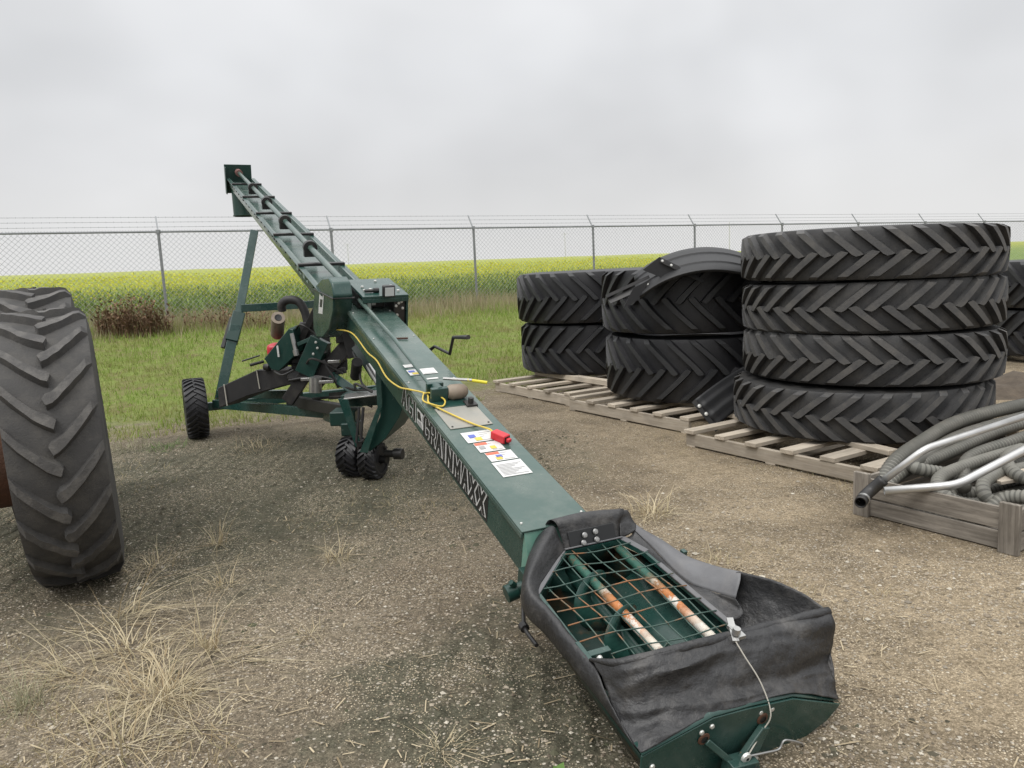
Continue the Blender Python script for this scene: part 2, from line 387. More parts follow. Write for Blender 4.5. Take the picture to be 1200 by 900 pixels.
# canola field: canopy sheet, stems and yellow flowers
def canola():
    m, t, b = nt('canola_canopy')
    geo = N(t, 'ShaderNodeNewGeometry'); P = geo.outputs['Position']
    sx = N(t, 'ShaderNodeSeparateXYZ'); t.links.new(P, sx.inputs[0])
    s = math_(t, 'ADD', math_(t, 'ADD', math_(t, 'MULTIPLY', sx.outputs[0], NX), math_(t, 'MULTIPLY', sx.outputs[1], NY)), -NS)
    n1 = noise_(t, 9, 5, .7, P); n2 = noise_(t, .35, 4, .6, P)
    g = mixc(t, ramp(t, n1, .35, .65), (.10,.155,.035), (.20,.265,.08))
    yl = mixc(t, ramp(t, n1, .42, .6), (.17,.22,.055), (.40,.40,.06))
    k = ramp(t, math_(t, 'ADD', math_(t, 'MULTIPLY', s, .009), math_(t, 'MULTIPLY', math_(t, 'ADD', n2, -.5), .5)), .1, .6)
    c = mixc(t, k, g, yl)
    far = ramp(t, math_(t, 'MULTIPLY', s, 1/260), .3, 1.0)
    c = mixc(t, math_(t, 'MULTIPLY', far, .35), c, (.50,.50,.40))  # far crop turns paler, haze put into the colour
    t.links.new(c, b.inputs['Base Color']); b.inputs['Roughness'].default_value = .9; b.inputs['Specular IOR Level'].default_value = .1
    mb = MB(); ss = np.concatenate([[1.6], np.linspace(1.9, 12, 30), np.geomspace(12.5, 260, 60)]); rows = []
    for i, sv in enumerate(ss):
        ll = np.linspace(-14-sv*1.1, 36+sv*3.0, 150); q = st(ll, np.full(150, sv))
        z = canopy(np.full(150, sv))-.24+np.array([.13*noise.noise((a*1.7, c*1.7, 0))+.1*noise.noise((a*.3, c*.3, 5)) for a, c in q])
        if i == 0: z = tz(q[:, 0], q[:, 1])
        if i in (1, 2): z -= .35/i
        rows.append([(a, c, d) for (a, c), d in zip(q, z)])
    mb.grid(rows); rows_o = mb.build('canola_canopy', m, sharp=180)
    # stems + flowers
    n = 52000
    s = 1.3+nrg.exponential(9, n); s = s[s < 60]; n = len(s)
    l = nrg.uniform(0, 1, n)*(40+s*2.2)-11-s*.7
    xy = st(l, s); nz = vnoise(xy[:, 0], xy[:, 1], .45)
    top = canopy(s)+nrg.normal(0, .09, n)+.12*nz-.1*np.exp(-(s-1.3)*1.5)
    g = tz(xy[:, 0], xy[:, 1]); hh = np.maximum(top-g, .3)
    near = s < 9
    St = blades(xy[near, 0], xy[near, 1], g[near], hh[near], nrg.uniform(.012, .03, near.sum()), nrg.uniform(0, .12, near.sum()))
    # leaves down the stems
    reps = 5; xr = np.repeat(xy[near, 0], reps)+nrg.normal(0, .06, near.sum()*reps); yr = np.repeat(xy[near, 1], reps)+nrg.normal(0, .06, near.sum()*reps)
    zr = np.repeat(g[near], reps)+np.repeat(hh[near], reps)*nrg.uniform(.25, .92, near.sum()*reps)
    Lf = blades(xr, yr, zr, nrg.uniform(.05, .14, len(xr)), nrg.uniform(.02, .05, len(xr)), nrg.uniform(.3, 1.0, len(xr)))
    V = np.concatenate([St, Lf])
    og = fast_mesh('canola_stems', V, 0, islandmat('canola_green', [(.09,.14,.034),(.14,.21,.05),(.20,.275,.08),(.27,.32,.13)]), 3)
    reps = 6; nn = n*reps
    size = np.repeat(.011+.0012*s, reps)*nrg.uniform(.6, 1.4, nn)
    spread = np.repeat(.05+.004*s, reps)
    fx = np.repeat(xy[:, 0], reps)+nrg.normal(0, 1, nn)*spread; fy = np.repeat(xy[:, 1], reps)+nrg.normal(0, 1, nn)*spread
    fz = np.repeat(top, reps)-np.abs(nrg.normal(0, .07, nn))
    kp = nrg.uniform(0, 1, nn) < np.clip((.13+.014*np.repeat(s, reps)+.32*np.repeat(nz, reps)), .05, .7)
    fx, fy, fz, size = fx[kp], fy[kp], fz[kp], size[kp]; nn = len(fx)
    a = nrg.normal(0, 1, (nn, 3)); a /= np.linalg.norm(a, axis=1)[:, None]; bb = np.cross(a, nrg.normal(0, 1, (nn, 3))); bb /= np.linalg.norm(bb, axis=1)[:, None]
    c = np.c_[fx, fy, fz]; A = a*size[:, None]; B = bb*size[:, None]
    V = np.empty((nn, 4, 3)); V[:, 0] = c-A; V[:, 1] = c-B; V[:, 2] = c+A; V[:, 3] = c+B
    of = fast_mesh('canola_flowers', V.reshape(-1, 3), 0, islandmat('canola_yellow', [(.50,.47,.05),(.60,.57,.07),(.42,.46,.08),(.66,.62,.12)], trans=.35), 4)
    tag(rows_o, 'green and yellow canola crop filling the rising field behind the fence', 'crop', kind='stuff')
    rows_o.name = 'canola_crop'
    for q, nm in ((og, 'stems'), (of, 'flowers')): q.parent = rows_o; q.name = nm; q['kind'] = 'stuff'
canola()

# pebbles scattered over the yard
def pebbles():
    n = 26000
    x = nrg.uniform(-3.6, 4.2, n*4); y = 1.4+nrg.exponential(1.9, n*4)
    k = (np.abs(x) < y*.75+.4) & (y < 9) & (sdist(x, y) < -9.0); x, y = x[k], y[k]; nz = vnoise(x, y, 1.1); kk = nrg.uniform(0, 1, len(x)) < .5+1.3*nz; x, y = x[kk][:n], y[kk][:n]; n = len(x)
    base = np.array([(1,0,0),(0,1,0),(-1,0,0),(0,-1,0),(0,0,1),(0,0,-1)], float)
    F = [(0,1,4),(1,2,4),(2,3,4),(3,0,4),(1,0,5),(2,1,5),(3,2,5),(0,3,5)]
    sz = nrg.gamma(2.0, .0016, n)+.0016
    th = nrg.uniform(0, 6.28, n)
    pts = base[None]*nrg.uniform(.6, 1.3, (n, 6, 1)); pts[:, :, 2] *= .6
    ca, sa = np.cos(th)[:, None], np.sin(th)[:, None]
    px = pts[:, :, 0]*ca-pts[:, :, 1]*sa; py = pts[:, :, 0]*sa+pts[:, :, 1]*ca
    P = np.stack([px, py, pts[:, :, 2]], -1)*sz[:, None, None]
    zz = np.array([.012*noise.noise((a*1.1, b*1.1, 3)) for a, b in zip(x, y)])
    P += np.stack([x, y, zz+sz*.2], -1)[:, None, :]
    me = bpy.data.meshes.new('gravel')
    faces = (np.array(F)[None]+(np.arange(n)*6)[:, None, None]).reshape(-1, 3)
    me.from_pydata(P.reshape(-1, 3).tolist(), [], faces.tolist())
    me.materials.append(islandmat('pebbles', [(.12,.10,.075),(.24,.20,.15),(.37,.32,.25),(.2,.175,.14),(.52,.48,.40)], trans=0))
    o = bpy.data.objects.new('gravel', me); COL.objects.link(o)
    tag(o, 'loose pale pebbles strewn over the brown yard', 'gravel', kind='stuff')
pebbles()
def clods():
    n = 9000
    x = nrg.uniform(-3.8, 1.6, n); y = nrg.uniform(2.0, 8.3, n); nz = vnoise(x, y, 1.3)
    d = np.minimum(np.hypot(x+2.2, (y-5.6)*.8)-1.6, np.minimum(np.hypot(x+1.0, y-6.2)-1.0, np.hypot(x-.15, y-2.35)-.6))
    k = (d+nz*1.1 < .35) & (sdist(x, y) < -8.7); x, y = x[k], y[k]; n = len(x)
    base = np.array([(1,0,0),(.3,.9,0),(-.8,.6,0),(-.8,-.6,0),(.3,-.9,0),(0,0,1),(0,0,-1)], float)
    F = [(i, (i+1) % 5, 5) for i in range(5)]
    sz = nrg.gamma(1.6, .0032, n)+.0025; th = nrg.uniform(0, 6.28, n)
    pts = base[None]*nrg.uniform(.55, 1.35, (n, 7, 1)); pts[:, :, 2] *= .7
    ca, sa = np.cos(th)[:, None], np.sin(th)[:, None]
    P = np.stack([pts[:, :, 0]*ca-pts[:, :, 1]*sa, pts[:, :, 0]*sa+pts[:, :, 1]*ca, pts[:, :, 2]], -1)*sz[:, None, None]
    zz = np.array([.012*noise.noise((a*1.1, b*1.1, 3)) for a, b in zip(x, y)]); P += np.stack([x, y, zz], -1)[:, None, :]
    me = bpy.data.meshes.new('soil_clods'); me.from_pydata(P.reshape(-1, 3).tolist(), [], (np.array(F)[None]+(np.arange(n)*7)[:, None, None]).reshape(-1, 3).tolist())
    me.materials.append(islandmat('clods', [(.06,.055,.04),(.085,.077,.056),(.12,.108,.08),(.07,.075,.045)], .95, 0))
    o = bpy.data.objects.new('soil_clods', me); COL.objects.link(o); tag(o, 'dark crumbly clods of damp soil on the yard', 'soil', kind='stuff')
clods()
# bits of straw and chaff
def chaff():
    n = 3500
    x = nrg.uniform(-3.6, 4.2, n*3); y = 1.4+nrg.exponential(2.2, n*3)
    k = (np.abs(x) < y*.75+.4) & (y < 8.5) & (sdist(x, y) < -8.8); x, y = x[k][:n], y[k][:n]
    nz = vnoise(x, y, .8); kk = nrg.uniform(0, 1, len(x)) < .45+.8*nz; x, y = x[kk], y[kk]; n = len(x)
    a = nrg.uniform(0, 6.28, n); L = nrg.gamma(2, .008, n)+.005; w = nrg.uniform(.0012, .003, n)
    d = np.c_[np.cos(a), np.sin(a), nrg.normal(0, .12, n)]*L[:, None]; e = np.c_[-np.sin(a), np.cos(a), np.zeros(n)]*w[:, None]
    z = np.array([.012*noise.noise((p*1.1, q*1.1, 3)) for p, q in zip(x, y)])+.007; c = np.c_[x, y, z]
    V = np.empty((n, 4, 3)); V[:, 0] = c-d-e; V[:, 1] = c+d-e; V[:, 2] = c+d+e; V[:, 3] = c-d+e
    o = fast_mesh('straw_litter', V.reshape(-1, 3), 0, islandmat('straw', [(.2,.16,.10),(.33,.27,.18),(.45,.38,.26)], trans=0), 4)
    tag(o, 'scattered bits of straw and chaff on the gravel', 'straw', kind='stuff')
chaff()

def stubble():
    n = 60000
    y = 2.0+nrg.exponential(2.6, n); x = nrg.uniform(-1, 1, n)*(y*.72+.3); nz = vnoise(x, y, .75); nz2 = vnoise(x, y, 2.3)
    k = (nz+.6*nz2 > .32) & (y < 9.2) & (sdist(x, y) < -8.4) & (nrg.uniform(0, 1, n) < .55); x, y = x[k], y[k]; n = len(x)
    h = nrg.uniform(.012, .05, n)
    V = blades(x, y, np.zeros(n), h, nrg.uniform(.0025, .005, n), nrg.uniform(.4, 2.6, n))
    o = fast_mesh('dry_stubble', V, 0, islandmat('stubble', [(.18,.14,.08),(.30,.24,.14),(.42,.35,.22),(.22,.21,.10)], trans=.1), 3)
    tag(o, 'thin patches of short dead grass on the yard', 'grass', kind='stuff')
stubble()
# ------------------------------------------------------------------ dry grass tufts
STRAW = islandmat('straw_blades', [(.28,.21,.12),(.44,.36,.23),(.60,.52,.36),(.37,.32,.2),(.52,.45,.31)], .7, .2)
GREYG = islandmat('greyish_blades', [(.18,.19,.11),(.30,.29,.19),(.40,.37,.26)], .7, .2)
REDW = islandmat('weed_stalks', [(.11,.065,.04),(.17,.105,.065),(.25,.165,.105),(.10,.065,.042)], .8, .1)
GRN = islandmat('weed_leaves', [(.09,.17,.04),(.14,.24,.07)], .6, .3)
def tuft(name, label, x, y, n, hmin, hmax, rad, flop, mat, w=.0035, bias=None, group='dry grass tufts on the gravel'):
    mb = MB(); z0 = hz(x, y); rr = random.Random(int(abs(x*1000)+abs(y*777)))
    for i in range(n):
        a = rr.uniform(0, 6.283); r = rad*rr.random()**.7; h = rr.uniform(hmin, hmax)
        p = Vector((x+math.cos(a)*r, y+math.sin(a)*r, z0-.005)); a2 = a+rr.gauss(0, .7)
        d = Vector((math.cos(a2), math.sin(a2), 0))
        if bias is not None and rr.random() < .75: d = (d*.6+Vector(bias)).normalized()
        f = flop*rr.uniform(.3, 1.6); k = 5
        if rr.random() < .38: h *= rr.uniform(.3, .6); f = rr.uniform(.9, 1.9)
        s = Vector((-d.y, d.x, 0)); ww = w*rr.uniform(.6, 1.2); L = []
        for j in range(k):
            t = j/(k-1); q = p+d*(h*f*t*t*.9+h*.12*t)+Vector((0, 0, h*(t-.45*f*t*t)*max(.25, 1-.35*f)))
            q.z = max(q.z, z0+.004)
            if j >= 3 and (i % 4 == 0): q = q+Vector((d.x*h*.16*(j-2), d.y*h*.16*(j-2), -h*.12*(j-2)))
            q.z = max(q.z, z0+.004)
            wd = ww*(1-t*.85)/2; L.append([tuple(q-s*wd), tuple(q+s*wd)])
        mb.grid(L)
    o = mb.build(name, mat, loc=(x, y, z0), sharp=180); return tag(o, label, 'grass tuft', group)
B1 = (1.1, .4, 0)
tuft('grass_tuft', 'largest straw tuft, sprawling in front of the big worn tyre', -1.64, 3.02, 85, .14, .46, .11, 1.15, STRAW, .0055)
tuft('grass_tuft', 'long straw blades leaning right from under the worn tyre', -1.84, 3.34, 60, .22, .58, .10, 1.1, STRAW, .005, (1.1, .3, 0))
tuft('grass_tuft', 'straw wisp leaning left at the left edge beside the greyish tuft', -1.80, 2.84, 38, .12, .38, .10, 1.25, STRAW, .005, (-1, .1, 0))
tuft('grass_tuft', 'upright straw tuft with a tall seed stalk, right of the sprawling one', -1.33, 3.02, 60, .12, .40, .07, .6, STRAW, .005)
tuft('grass_tuft', 'flat straw wisp between the sprawling tuft and the tall seed stalk', -1.48, 2.92, 40, .08, .26, .12, 1.4, STRAW, .005)
tuft('grass_tuft', 'thin wisp leaning right of the tall seed stalk', -1.14, 2.92, 34, .08, .28, .10, 1.3, STRAW, .0045, (1, .2, 0))
tuft('grass_tuft', 'straw tuft nearest the bottom left corner of the photo', -1.36, 2.34, 60, .10, .34, .09, 1.0, STRAW, .005)
tuft('grass_tuft', 'straw wisp right of the bottom left tuft', -1.12, 2.42, 40, .06, .24, .10, 1.2, STRAW, .0045)
tuft('grass_tuft', 'flattened straw mat just behind the bottom left tuft', -1.42, 2.66, 60, .08, .28, .15, 1.35, STRAW, .0045)
tuft('grass_tuft', 'pale grey-green tuft at the left edge of the photo', -1.86, 2.62, 110, .1, .24, .07, .5, GREYG, .004)
tuft('grass_tuft', 'flattened straw mat just behind the bottom left tuft', -1.36, 2.66, 220, .10, .30, .13, 1.1, STRAW, .004)
tuft('grass_tuft', 'slim upright straw tuft alone between the worn tyre and the small wheels', -1.78, 4.32, 55, .14, .34, .05, .4, STRAW, .004)
tuft('grass_tuft', 'brown low tuft behind the worn tyre on the mossy ground', -2.02, 4.0, 90, .08, .26, .14, .8, STRAW, .004)
tuft('grass_tuft', 'yellowish tuft beside the left side of the green housing', -1.0, 4.0, 80, .08, .24, .08, .7, STRAW, .004)
tuft('grass_tuft', 'pale straw tuft standing right of the green housing before the pallets', .82, 4.5, 120, .12, .33, .12, .9, STRAW, .006)
tuft('grass_tuft', 'small sparse straw wisp in the middle of the gravel', -.92, 3.1, 40, .06, .18, .06, .9, STRAW, .0035)
tuft('grass_tuft', 'small dry wisp on the gravel right of the canvas hopper', 1.63, 3.25, 30, .05, .13, .06, .8, STRAW, .0035)
tuft('grass_tuft', 'small dry wisp just behind the canvas hopper', 1.02, 3.7, 40, .06, .16, .07, .8, STRAW, .0035)
tuft('grass_tuft', 'low dry wisp near the bottom edge left of the hopper', -.28, 2.25, 45, .05, .14, .09, 1.0, STRAW, .0035)
tuft('grass_tuft', 'ragged straw patch under the axle of the machine', -2.4, 6.9, 130, .08, .26, .3, .8, STRAW, .004)
tuft('grass_tuft', 'straw patch at the edge of the grass left of the small wheel', -3.75, 7.2, 170, .08, .30, .28, .6, GREYG, .005)
tuft('grass_tuft', 'thin straw tuft between the mossy ground and the worn tyre', -1.52, 3.68, 60, .08, .22, .08, .9, STRAW, .004)
tuft('grass_tuft', 'greenish tuft at the foot of the small left wheel', -3.35, 7.15, 120, .05, .16, .2, .7, GRN, .006)
# reddish dead weeds under the fence
def weeds(label, x, y, n, hh, rad, name='dead_weed_clump'):
    mb = MB(); z0 = hz(x, y); rr = random.Random(5+int(abs(x)*10))
    for i in range(n):
        a = rr.uniform(0, 6.28); r = rad*math.sqrt(rr.random()); px, py = x+math.cos(a)*r*1.5, y+math.sin(a)*r*.8
        h = hh*rr.uniform(.5, 1.1)*(1-.35*(r/rad)**2); tx, ty = rr.gauss(0, .16)*h, rr.gauss(0, .16)*h
        s = .006; mb.add([(px-s, py, z0-.02), (px+s, py, z0-.02), (px+tx, py+ty, z0+h)], [(0, 1, 2)])
        for k in range(9):
            t = rr.uniform(.25, 1); c = Vector((px+tx*t, py+ty*t, z0+h*t)); b2 = rr.uniform(0, 6.28); L = rr.uniform(.03, .09)
            d = Vector((math.cos(b2)*L, math.sin(b2)*L, rr.uniform(-.3, 1)*L)); e = Vector((-d.y, d.x, d.z*.3))*.22
            mb.add([c, c+d*.5+e, c+d, c+d*.5-e], [(0, 1, 2, 3)])
    o = mb.build(name, REDW, loc=(x, y, z0), sharp=180); return tag(o, label, 'weeds', 'dead weed clumps below the fence')
weeds('dense reddish brown weed clump under the fence beside the worn tyre', -6.9, 14.0, 330, .80, .46)
weeds('thin brown weed clump right of the nearest fence post', -5.6, 14.9, 80, .48, .6)
def sprig(label, x, y):
    mb = MB(); rr = random.Random(3)
    for i in range(9):
        a = rr.uniform(0, 6.28); L = rr.uniform(.025, .045); h = rr.uniform(.01, .07); p = Vector((x, y, h)); d = Vector((math.cos(a), math.sin(a), .4))*L; e = Vector((-d.y, d.x, 0))*.4
        mb.add([p, p+d*.5+e, p+d, p+d*.5-e], [(0, 1, 2, 3)])
    mb.tube([(x, y, -.01), (x, y, .07)], .002, 5)
    tag(mb.build('green_sprig', GRN, loc=(x, y, 0)), label, 'weed')
sprig('tiny bright green weed sprouting beside the hopper at the bottom edge', .08, 2.02)

# ------------------------------------------------------------------ fence
def fence():
    P0 = Vector((-7.15, 16.0, 0)); S = Vector((3.18, 1.68, 0))
    root = empty('chain_link_fence', (P0.x, P0.y, hz(P0.x, P0.y)), 'grey chain link fence topped with three barbed wires', 'fence')
    H = 1.98; dn = Vector((NX, NY, 0)); posts = []
    for i in range(-1, 12):
        p = P0+S*i; z = .72
        posts.append(Vector((p.x, p.y, z)))
        mb = MB(); mb.tube([(p.x, p.y, hz(p.x, p.y)-.3), (p.x, p.y, z+H+.02)], .03, 10)
        po = mb.build('post', M['galv'], root)
        a = MB(); q = Vector((p.x, p.y, z+H)); e = q+dn*.27+Vector((0, 0, .33))
        a.bar(q-Vector((0,0,.03)), e, .03, .022, (0, 0, 1)); a.obox(q, (.036,0,0), (0,.036,0), (0,0,.04))
        a.build('barb_arm', M['galv'], root).parent = po
        po.children[0].matrix_parent_inverse = Matrix.Identity(4)
    A, B = posts[0], posts[-1]; up = Vector((0, 0, 1))
    mb = MB(); mb.tube([A+up*H, B+up*H], .022, 8); mb.build('top_rail', M['galv'], root)
    # diamond mesh of real wires (thin triangular strands)
    L = (B-A).length; d = (B-A)/L; h0, h1 = .06, H+.035; hh = h1-h0; sp = .105
    k = int(L/sp); mb = MB(); w = .0028
    off = dn*-.03
    for i in range(-int(hh/sp)-1, k+1):
        for sg in (1, -1):
            u0 = i*sp; u1 = u0+hh
            a0, a1 = 0., 1.
            if u0 < 0: a0 = -u0/hh
            if u1 > L: a1 = 1-(u1-L)/hh
            if a1 <= a0: continue
            def pt(t): 
                z = (h0+hh*t) if sg > 0 else (h1-hh*t)
                return A+d*(u0+hh*t)+up*z+off+dn*(.003*sg)
            p, q = pt(a0), pt(a1); dd = (q-p).normalized(); n1 = dd.cross(dn).normalized()
            mb.add([p-n1*w, p+n1*w, p-dn*w*1.6, q-n1*w, q+n1*w, q-dn*w*1.6], [(0,1,4,3),(1,2,5,4),(2,0,3,5)])
    mb.build('chain_link_mesh', M['wire'], root, sharp=180)
    for j in range(3):
        f = (j+1)/3.15; mb = MB(); o2 = dn*.27*f+up*(H+.33*f)
        mb.tube([A+o2, B+o2], .0045, 5)
        for i in range(int(L/.14)):
            c = A+o2+d*(i*.14); mb.add([c-up*.022-dn*.01, c+up*.022+dn*.01, c+d*.012], [(0, 1, 2)])
        mb.build('barbed_wire', M['wire'], root)
fence()
def upole(x, y, h, label):
    z = hz(x, y); mb = MB(); m = pm('hazy_pole', (.50,.50,.50), .9)  # grey kept close to the sky tone, mist put into the colour
    r = empty('utility_pole', (x, y, z), label, 'utility pole', 'utility poles in the mist')
    mb.tube([(x, y, z-4), (x, y, z+h)], [.12, .08], 8); mb.build('pole', m, r)
    mb = MB(); mb.bar((x-1.1, y, z+h-.5), (x+1.1, y, z+h-.5), .09, .11); mb.build('crossarm', m, r)
upole(19.2, 250, 9.0, 'faint pole in the mist above the left wide tyres')
upole(-51.2, 250, 9.0, 'faintest pole in the mist, leftmost of the three, behind the green frame')
upole(56.6, 195, 8.2, 'pole beyond the fence just left of the stack of four tyres')

# ------------------------------------------------------------------ tyres
def tyre_mesh(name, D, w, nl, lh, bw, mats, bead=.58, sweep=1.0, curve=.0, worn=False, seed=0, segs=96, flat=.0):
    """tyre lying on its side, axis +Z, centred at mid width"""
    Rr = D/2; Rb = Rr-lh; rb = Rr*bead; mb = MB(); rr = random.Random(seed)
    tw = w/2
    prof = [(rb, -tw*.70), (rb+.02, -tw*.80), (rb+(Rb-rb)*.25, -tw*.96), (rb+(Rb-rb)*.5, -tw*1.0), (rb+(Rb-rb)*.75, -tw*.97), (Rb*.978, -tw*.94), (Rb*.992, -tw*.82), (Rb*.998, -tw*.4),
            (Rb, 0), (Rb*.998, tw*.4), (Rb*.992, tw*.82), (Rb*.978, tw*.94), (rb+(Rb-rb)*.75, tw*.97), (rb+(Rb-rb)*.5, tw*1.0), (rb+(Rb-rb)*.25, tw*.96), (rb+.02, tw*.80), (rb, tw*.70),
            (rb+.015, tw*.62), (rb+(Rb-rb)*.4, tw*.86), (Rb-.09, tw*.84), (Rb-.04, tw*.5), (Rb-.035, 0), (Rb-.04, -tw*.5), (Rb-.09, -tw*.84), (rb+(Rb-rb)*.4, -tw*.86), (rb+.015, -tw*.62)]
    mb.lathe(prof, (0,0,0), (0,0,1), segs, 0, True)
    ys = [0, .4, .82, .94, .97]; rs = [1, .998, .992, .978, 0]
    def rc(y):
        a = min(abs(y)/tw, .952)
        for i in range(3):
            if a <= ys[i+1]:
                f = (a-ys[i])/(ys[i+1]-ys[i]); return Rb*(rs[i]+(rs[i+1]-rs[i])*f)
        f = (a-.94)/.03; return Rb*.978*(1-f)+(rb+(Rb-rb)*.75)*f
    pitch = 2*math.pi/nl
    for side in (-1, 1):
        for i in range(nl):
            p0 = pitch*(i+(.5 if side > 0 else 0)); K = 10; o = len(mb.v); jit = rr.uniform(-.03, .03)
            for k in range(K):
                u = -.045 if k == 0 else (k-1)/(K-2); y = side*tw*(-.04+.99*u)
                ph = p0+pitch*sweep*(math.copysign(abs(u)**(1.0+curve), u))+jit*pitch
                # direction across the lug
                r0 = rc(y)-.012
                up_ = min(1, (1-u)*9)*.4+.6 if k == K-1 else 1
                lhh = lh+.012 if u < .9 else (lh*.75+.012)
                rt_ = r0+lhh
                if worn: rt_ -= .008*rr.random(); ph += rr.uniform(-.004, .004)
                b0 = bw*(1.0-.12*u)/2/Rr; bt = b0*(.66 if not worn else .55)
                if k == 0: b0 *= .62; bt *= .5
                # offset lug edges perpendicular to its path, so diagonal ends look square
                dy = side*tw*.35*b0*Rr/(pitch*sweep*Rr) if k in (0,) else 0
                for r_, da in ((r0, -b0), (rt_, -bt), (rt_, bt), (r0, b0)):
                    yy = y*(1.0 if r_ == r0 else .985) - (dy if da > 0 else -dy)*.5
                    mb.v.append((r_*math.cos(ph+da), r_*math.sin(ph+da), yy))
            for k in range(K-1):
                a = o+k*4; b_ = a+4
                q = [(a, b_, b_+1, a+1), (a+1, b_+1, b_+2, a+2), (a+2, b_+2, b_+3, a+3)]
                for j, f in enumerate(q): mb.f.append(f if (side > 0) == (sweep > 0) else f[::-1]); mb.m.append(1 if j == 1 else 0)
            mb.f.append((o, o+1, o+2, o+3)); mb.m.append(1 if worn else 0)
            e = o+(K-1)*4; mb.f.append((e+3, e+2, e+1, e)); mb.m.append(1)
    me_o = mb.build(name, mats, loc=(0,0,0), sharp=28, fixn=True)
    if not worn:
        pass
    return me_o
tyA = tyre_mesh('tractor_tyre', 1.965, .392, 30, .041, .112, [M['rubber'], M['lug']], .60, -1.12, .06)
def put(o, loc, rot, label, cat=None, group=None):
    o.location = loc; o.rotation_euler = rot; tag(o, label, cat, group); return o
SC = (2.92, 6.26)
put(tyA, (SC[0]-.06, SC[1]-.03, .372), (R(.8), R(-.6), .3), 'narrow ridged tyre at the bottom of the stack of four', 'tyre', 'narrow tractor tyres in a stack of four')
for k, (dx, dy, z, flip, rz, lab) in enumerate([(.03, 0, .762, 1, 1.1, 'narrow ridged tyre second from the bottom of the stack of four'),
        (.03, .02, 1.150, 0, 2.0, 'narrow ridged tyre second from the top of the stack of four'), (.015, 0, 1.538, 1, .55, 'narrow ridged tyre on top of the stack of four')]):
    c = copy_thing(tyA, (SC[0]+dx, SC[1]+dy, z), (R(180*(1-flip))+R([.5,-.4,.6][k]), R(.4), rz), lab)
tyA.rotation_euler[0] = R(180.6)
tyA.rotation_euler[0] += 0
tyB = tyre_mesh('tractor_tyre', 1.90, .655, 24, .048, .104, [M['rubber2'], M['lug2']], .56, -1.32, .12, seed=4)
put(tyB, (1.97, 8.06, .51), (R(.6), 0, .2), 'wide black tyre under another, on the middle pallet', 'tyre', 'wide black tractor tyres in pairs')
copy_thing(tyB, (1.94, 8.05, 1.175), (R(180), R(.6), 1.2), 'wide black tyre with the curved mudguard lying on it')
copy_thing(tyB, (1.10, 10.25, .53), (R(180), 0, .5), 'wide black tyre at the bottom of the leftmost pair')
copy_thing(tyB, (1.07, 10.2, 1.19), (0, R(-.5), .9), 'wide black tyre on top of the leftmost pair')
copy_thing(tyB, (7.75, 10.6, .40), (R(180), 0, .5), 'dark wide tyre at the bottom behind the right side of the stack')
copy_thing(tyB, (7.7, 10.6, 1.06), (0, 0, .9), 'dark wide tyre on top behind the right side of the stack')

# big worn wheels at left
def worn_wheel(loc, ax, label, first=None):
    ax = Vector(ax).normalized()
    rot = ax.to_track_quat('Z', 'Y').to_euler()
    if first is not None:
        return copy_thing(first, loc, rot, label)
    root = empty('tractor_wheel', loc, label, 'wheel', 'large worn tractor wheels')
    ty = tyre_mesh('tyre', 1.45, .415, 20, .038, .10, [M['worn'], M['wornlug']], .60, -.95, .35, True, 2); ty.parent = root
    r0 = .725*.6
    mb = MB(); mb.lathe([(r0+.03, -.17), (r0+.03, -.155), (r0-.01, -.15), (r0-.03, -.06), (r0-.03, .06), (r0-.01, .15), (r0+.03, .155), (r0+.03, .17), (r0-.025, .16), (r0-.05, .06), (r0-.05, -.06), (r0-.025, -.16)], (0,0,0), (0,0,1), 64, 0, True)
    mb.lathe([(0, .02), (.14, .02), (.16, .05), (.36, .02), (r0-.03, .0), (r0-.03, -.012), (.36, .008), (.16, .036), (.14, .006), (0, .006)], (0,0,0), (0,0,1), 48)
    rim = mb.build('rim', M['rust']); rim.parent = root
    mb = MB(); mb.lathe([(.0, -.55), (.27, -.55), (.27, -.02), (.0, -.02)], (0,0,0), (0,0,1), 32); hub = mb.build('hub_drum', M['rust']); hub.parent = root
    for k in range(8):
        t = k*math.pi/4; mb = MB(); mb.cyl((.2*math.cos(t), .2*math.sin(t), .03), (.2*math.cos(t), .2*math.sin(t), .075), .016, 6)
        b = mb.build('wheel_nut', M['rust']); b.parent = root
    root.rotation_euler = rot; return root
W1 = worn_wheel((-2.385, 3.95, .712), (.88, .475, .03), 'big worn tractor tyre on a rusty rim, nearest at the left edge')
worn_wheel((-3.0, 4.85, .775), (.88, .475, .0), 'second worn tractor tyre half hidden behind the nearer one at left', W1).scale = (1.08,)*3

# ------------------------------------------------------------------ pallets
PD = Vector((.535, -.845, 0)); PE = Vector((.845, .535, 0))
def pallet(label, c0, L, W, ht=.13, nb=7, seed=0, base=0):
    """c0 = far-left corner on the ground; L along PD (towards camera), W along PE"""
    r = random.Random(seed); c0 = Vector((*c0, base)); root = empty('wooden_pallet', tuple(c0), label, 'pallet', 'wooden pallets under the tyres')
    for k in range(3):
        o = c0+PE*(.02+(W-.04)*k/2)+Vector((0,0,ht/2-.009))
        plank('stringer', o, o+PD*L, .04, ht-.045, mat=M['pal'], parent=root)
    for k in range(nb):
        o = c0+PD*(.05+(L-.1)*k/(nb-1))+Vector((0,0,ht-.013)); j = r.uniform(-.02, .01)
        plank('deck_board', o-PE*.012+PE*j, o+PE*(W+.012+j)+PD*r.uniform(-.012, .012), (.115)+r.uniform(-.02, .015), .032, mat=M['pal'], parent=root)
    for k in range(3):
        o = c0+PD*(.05+(L-.1)*k/2)+Vector((0,0,.009)); plank('bottom_board', o, o+PE*W, .09, .017, mat=M['pal'], parent=root)
    return root
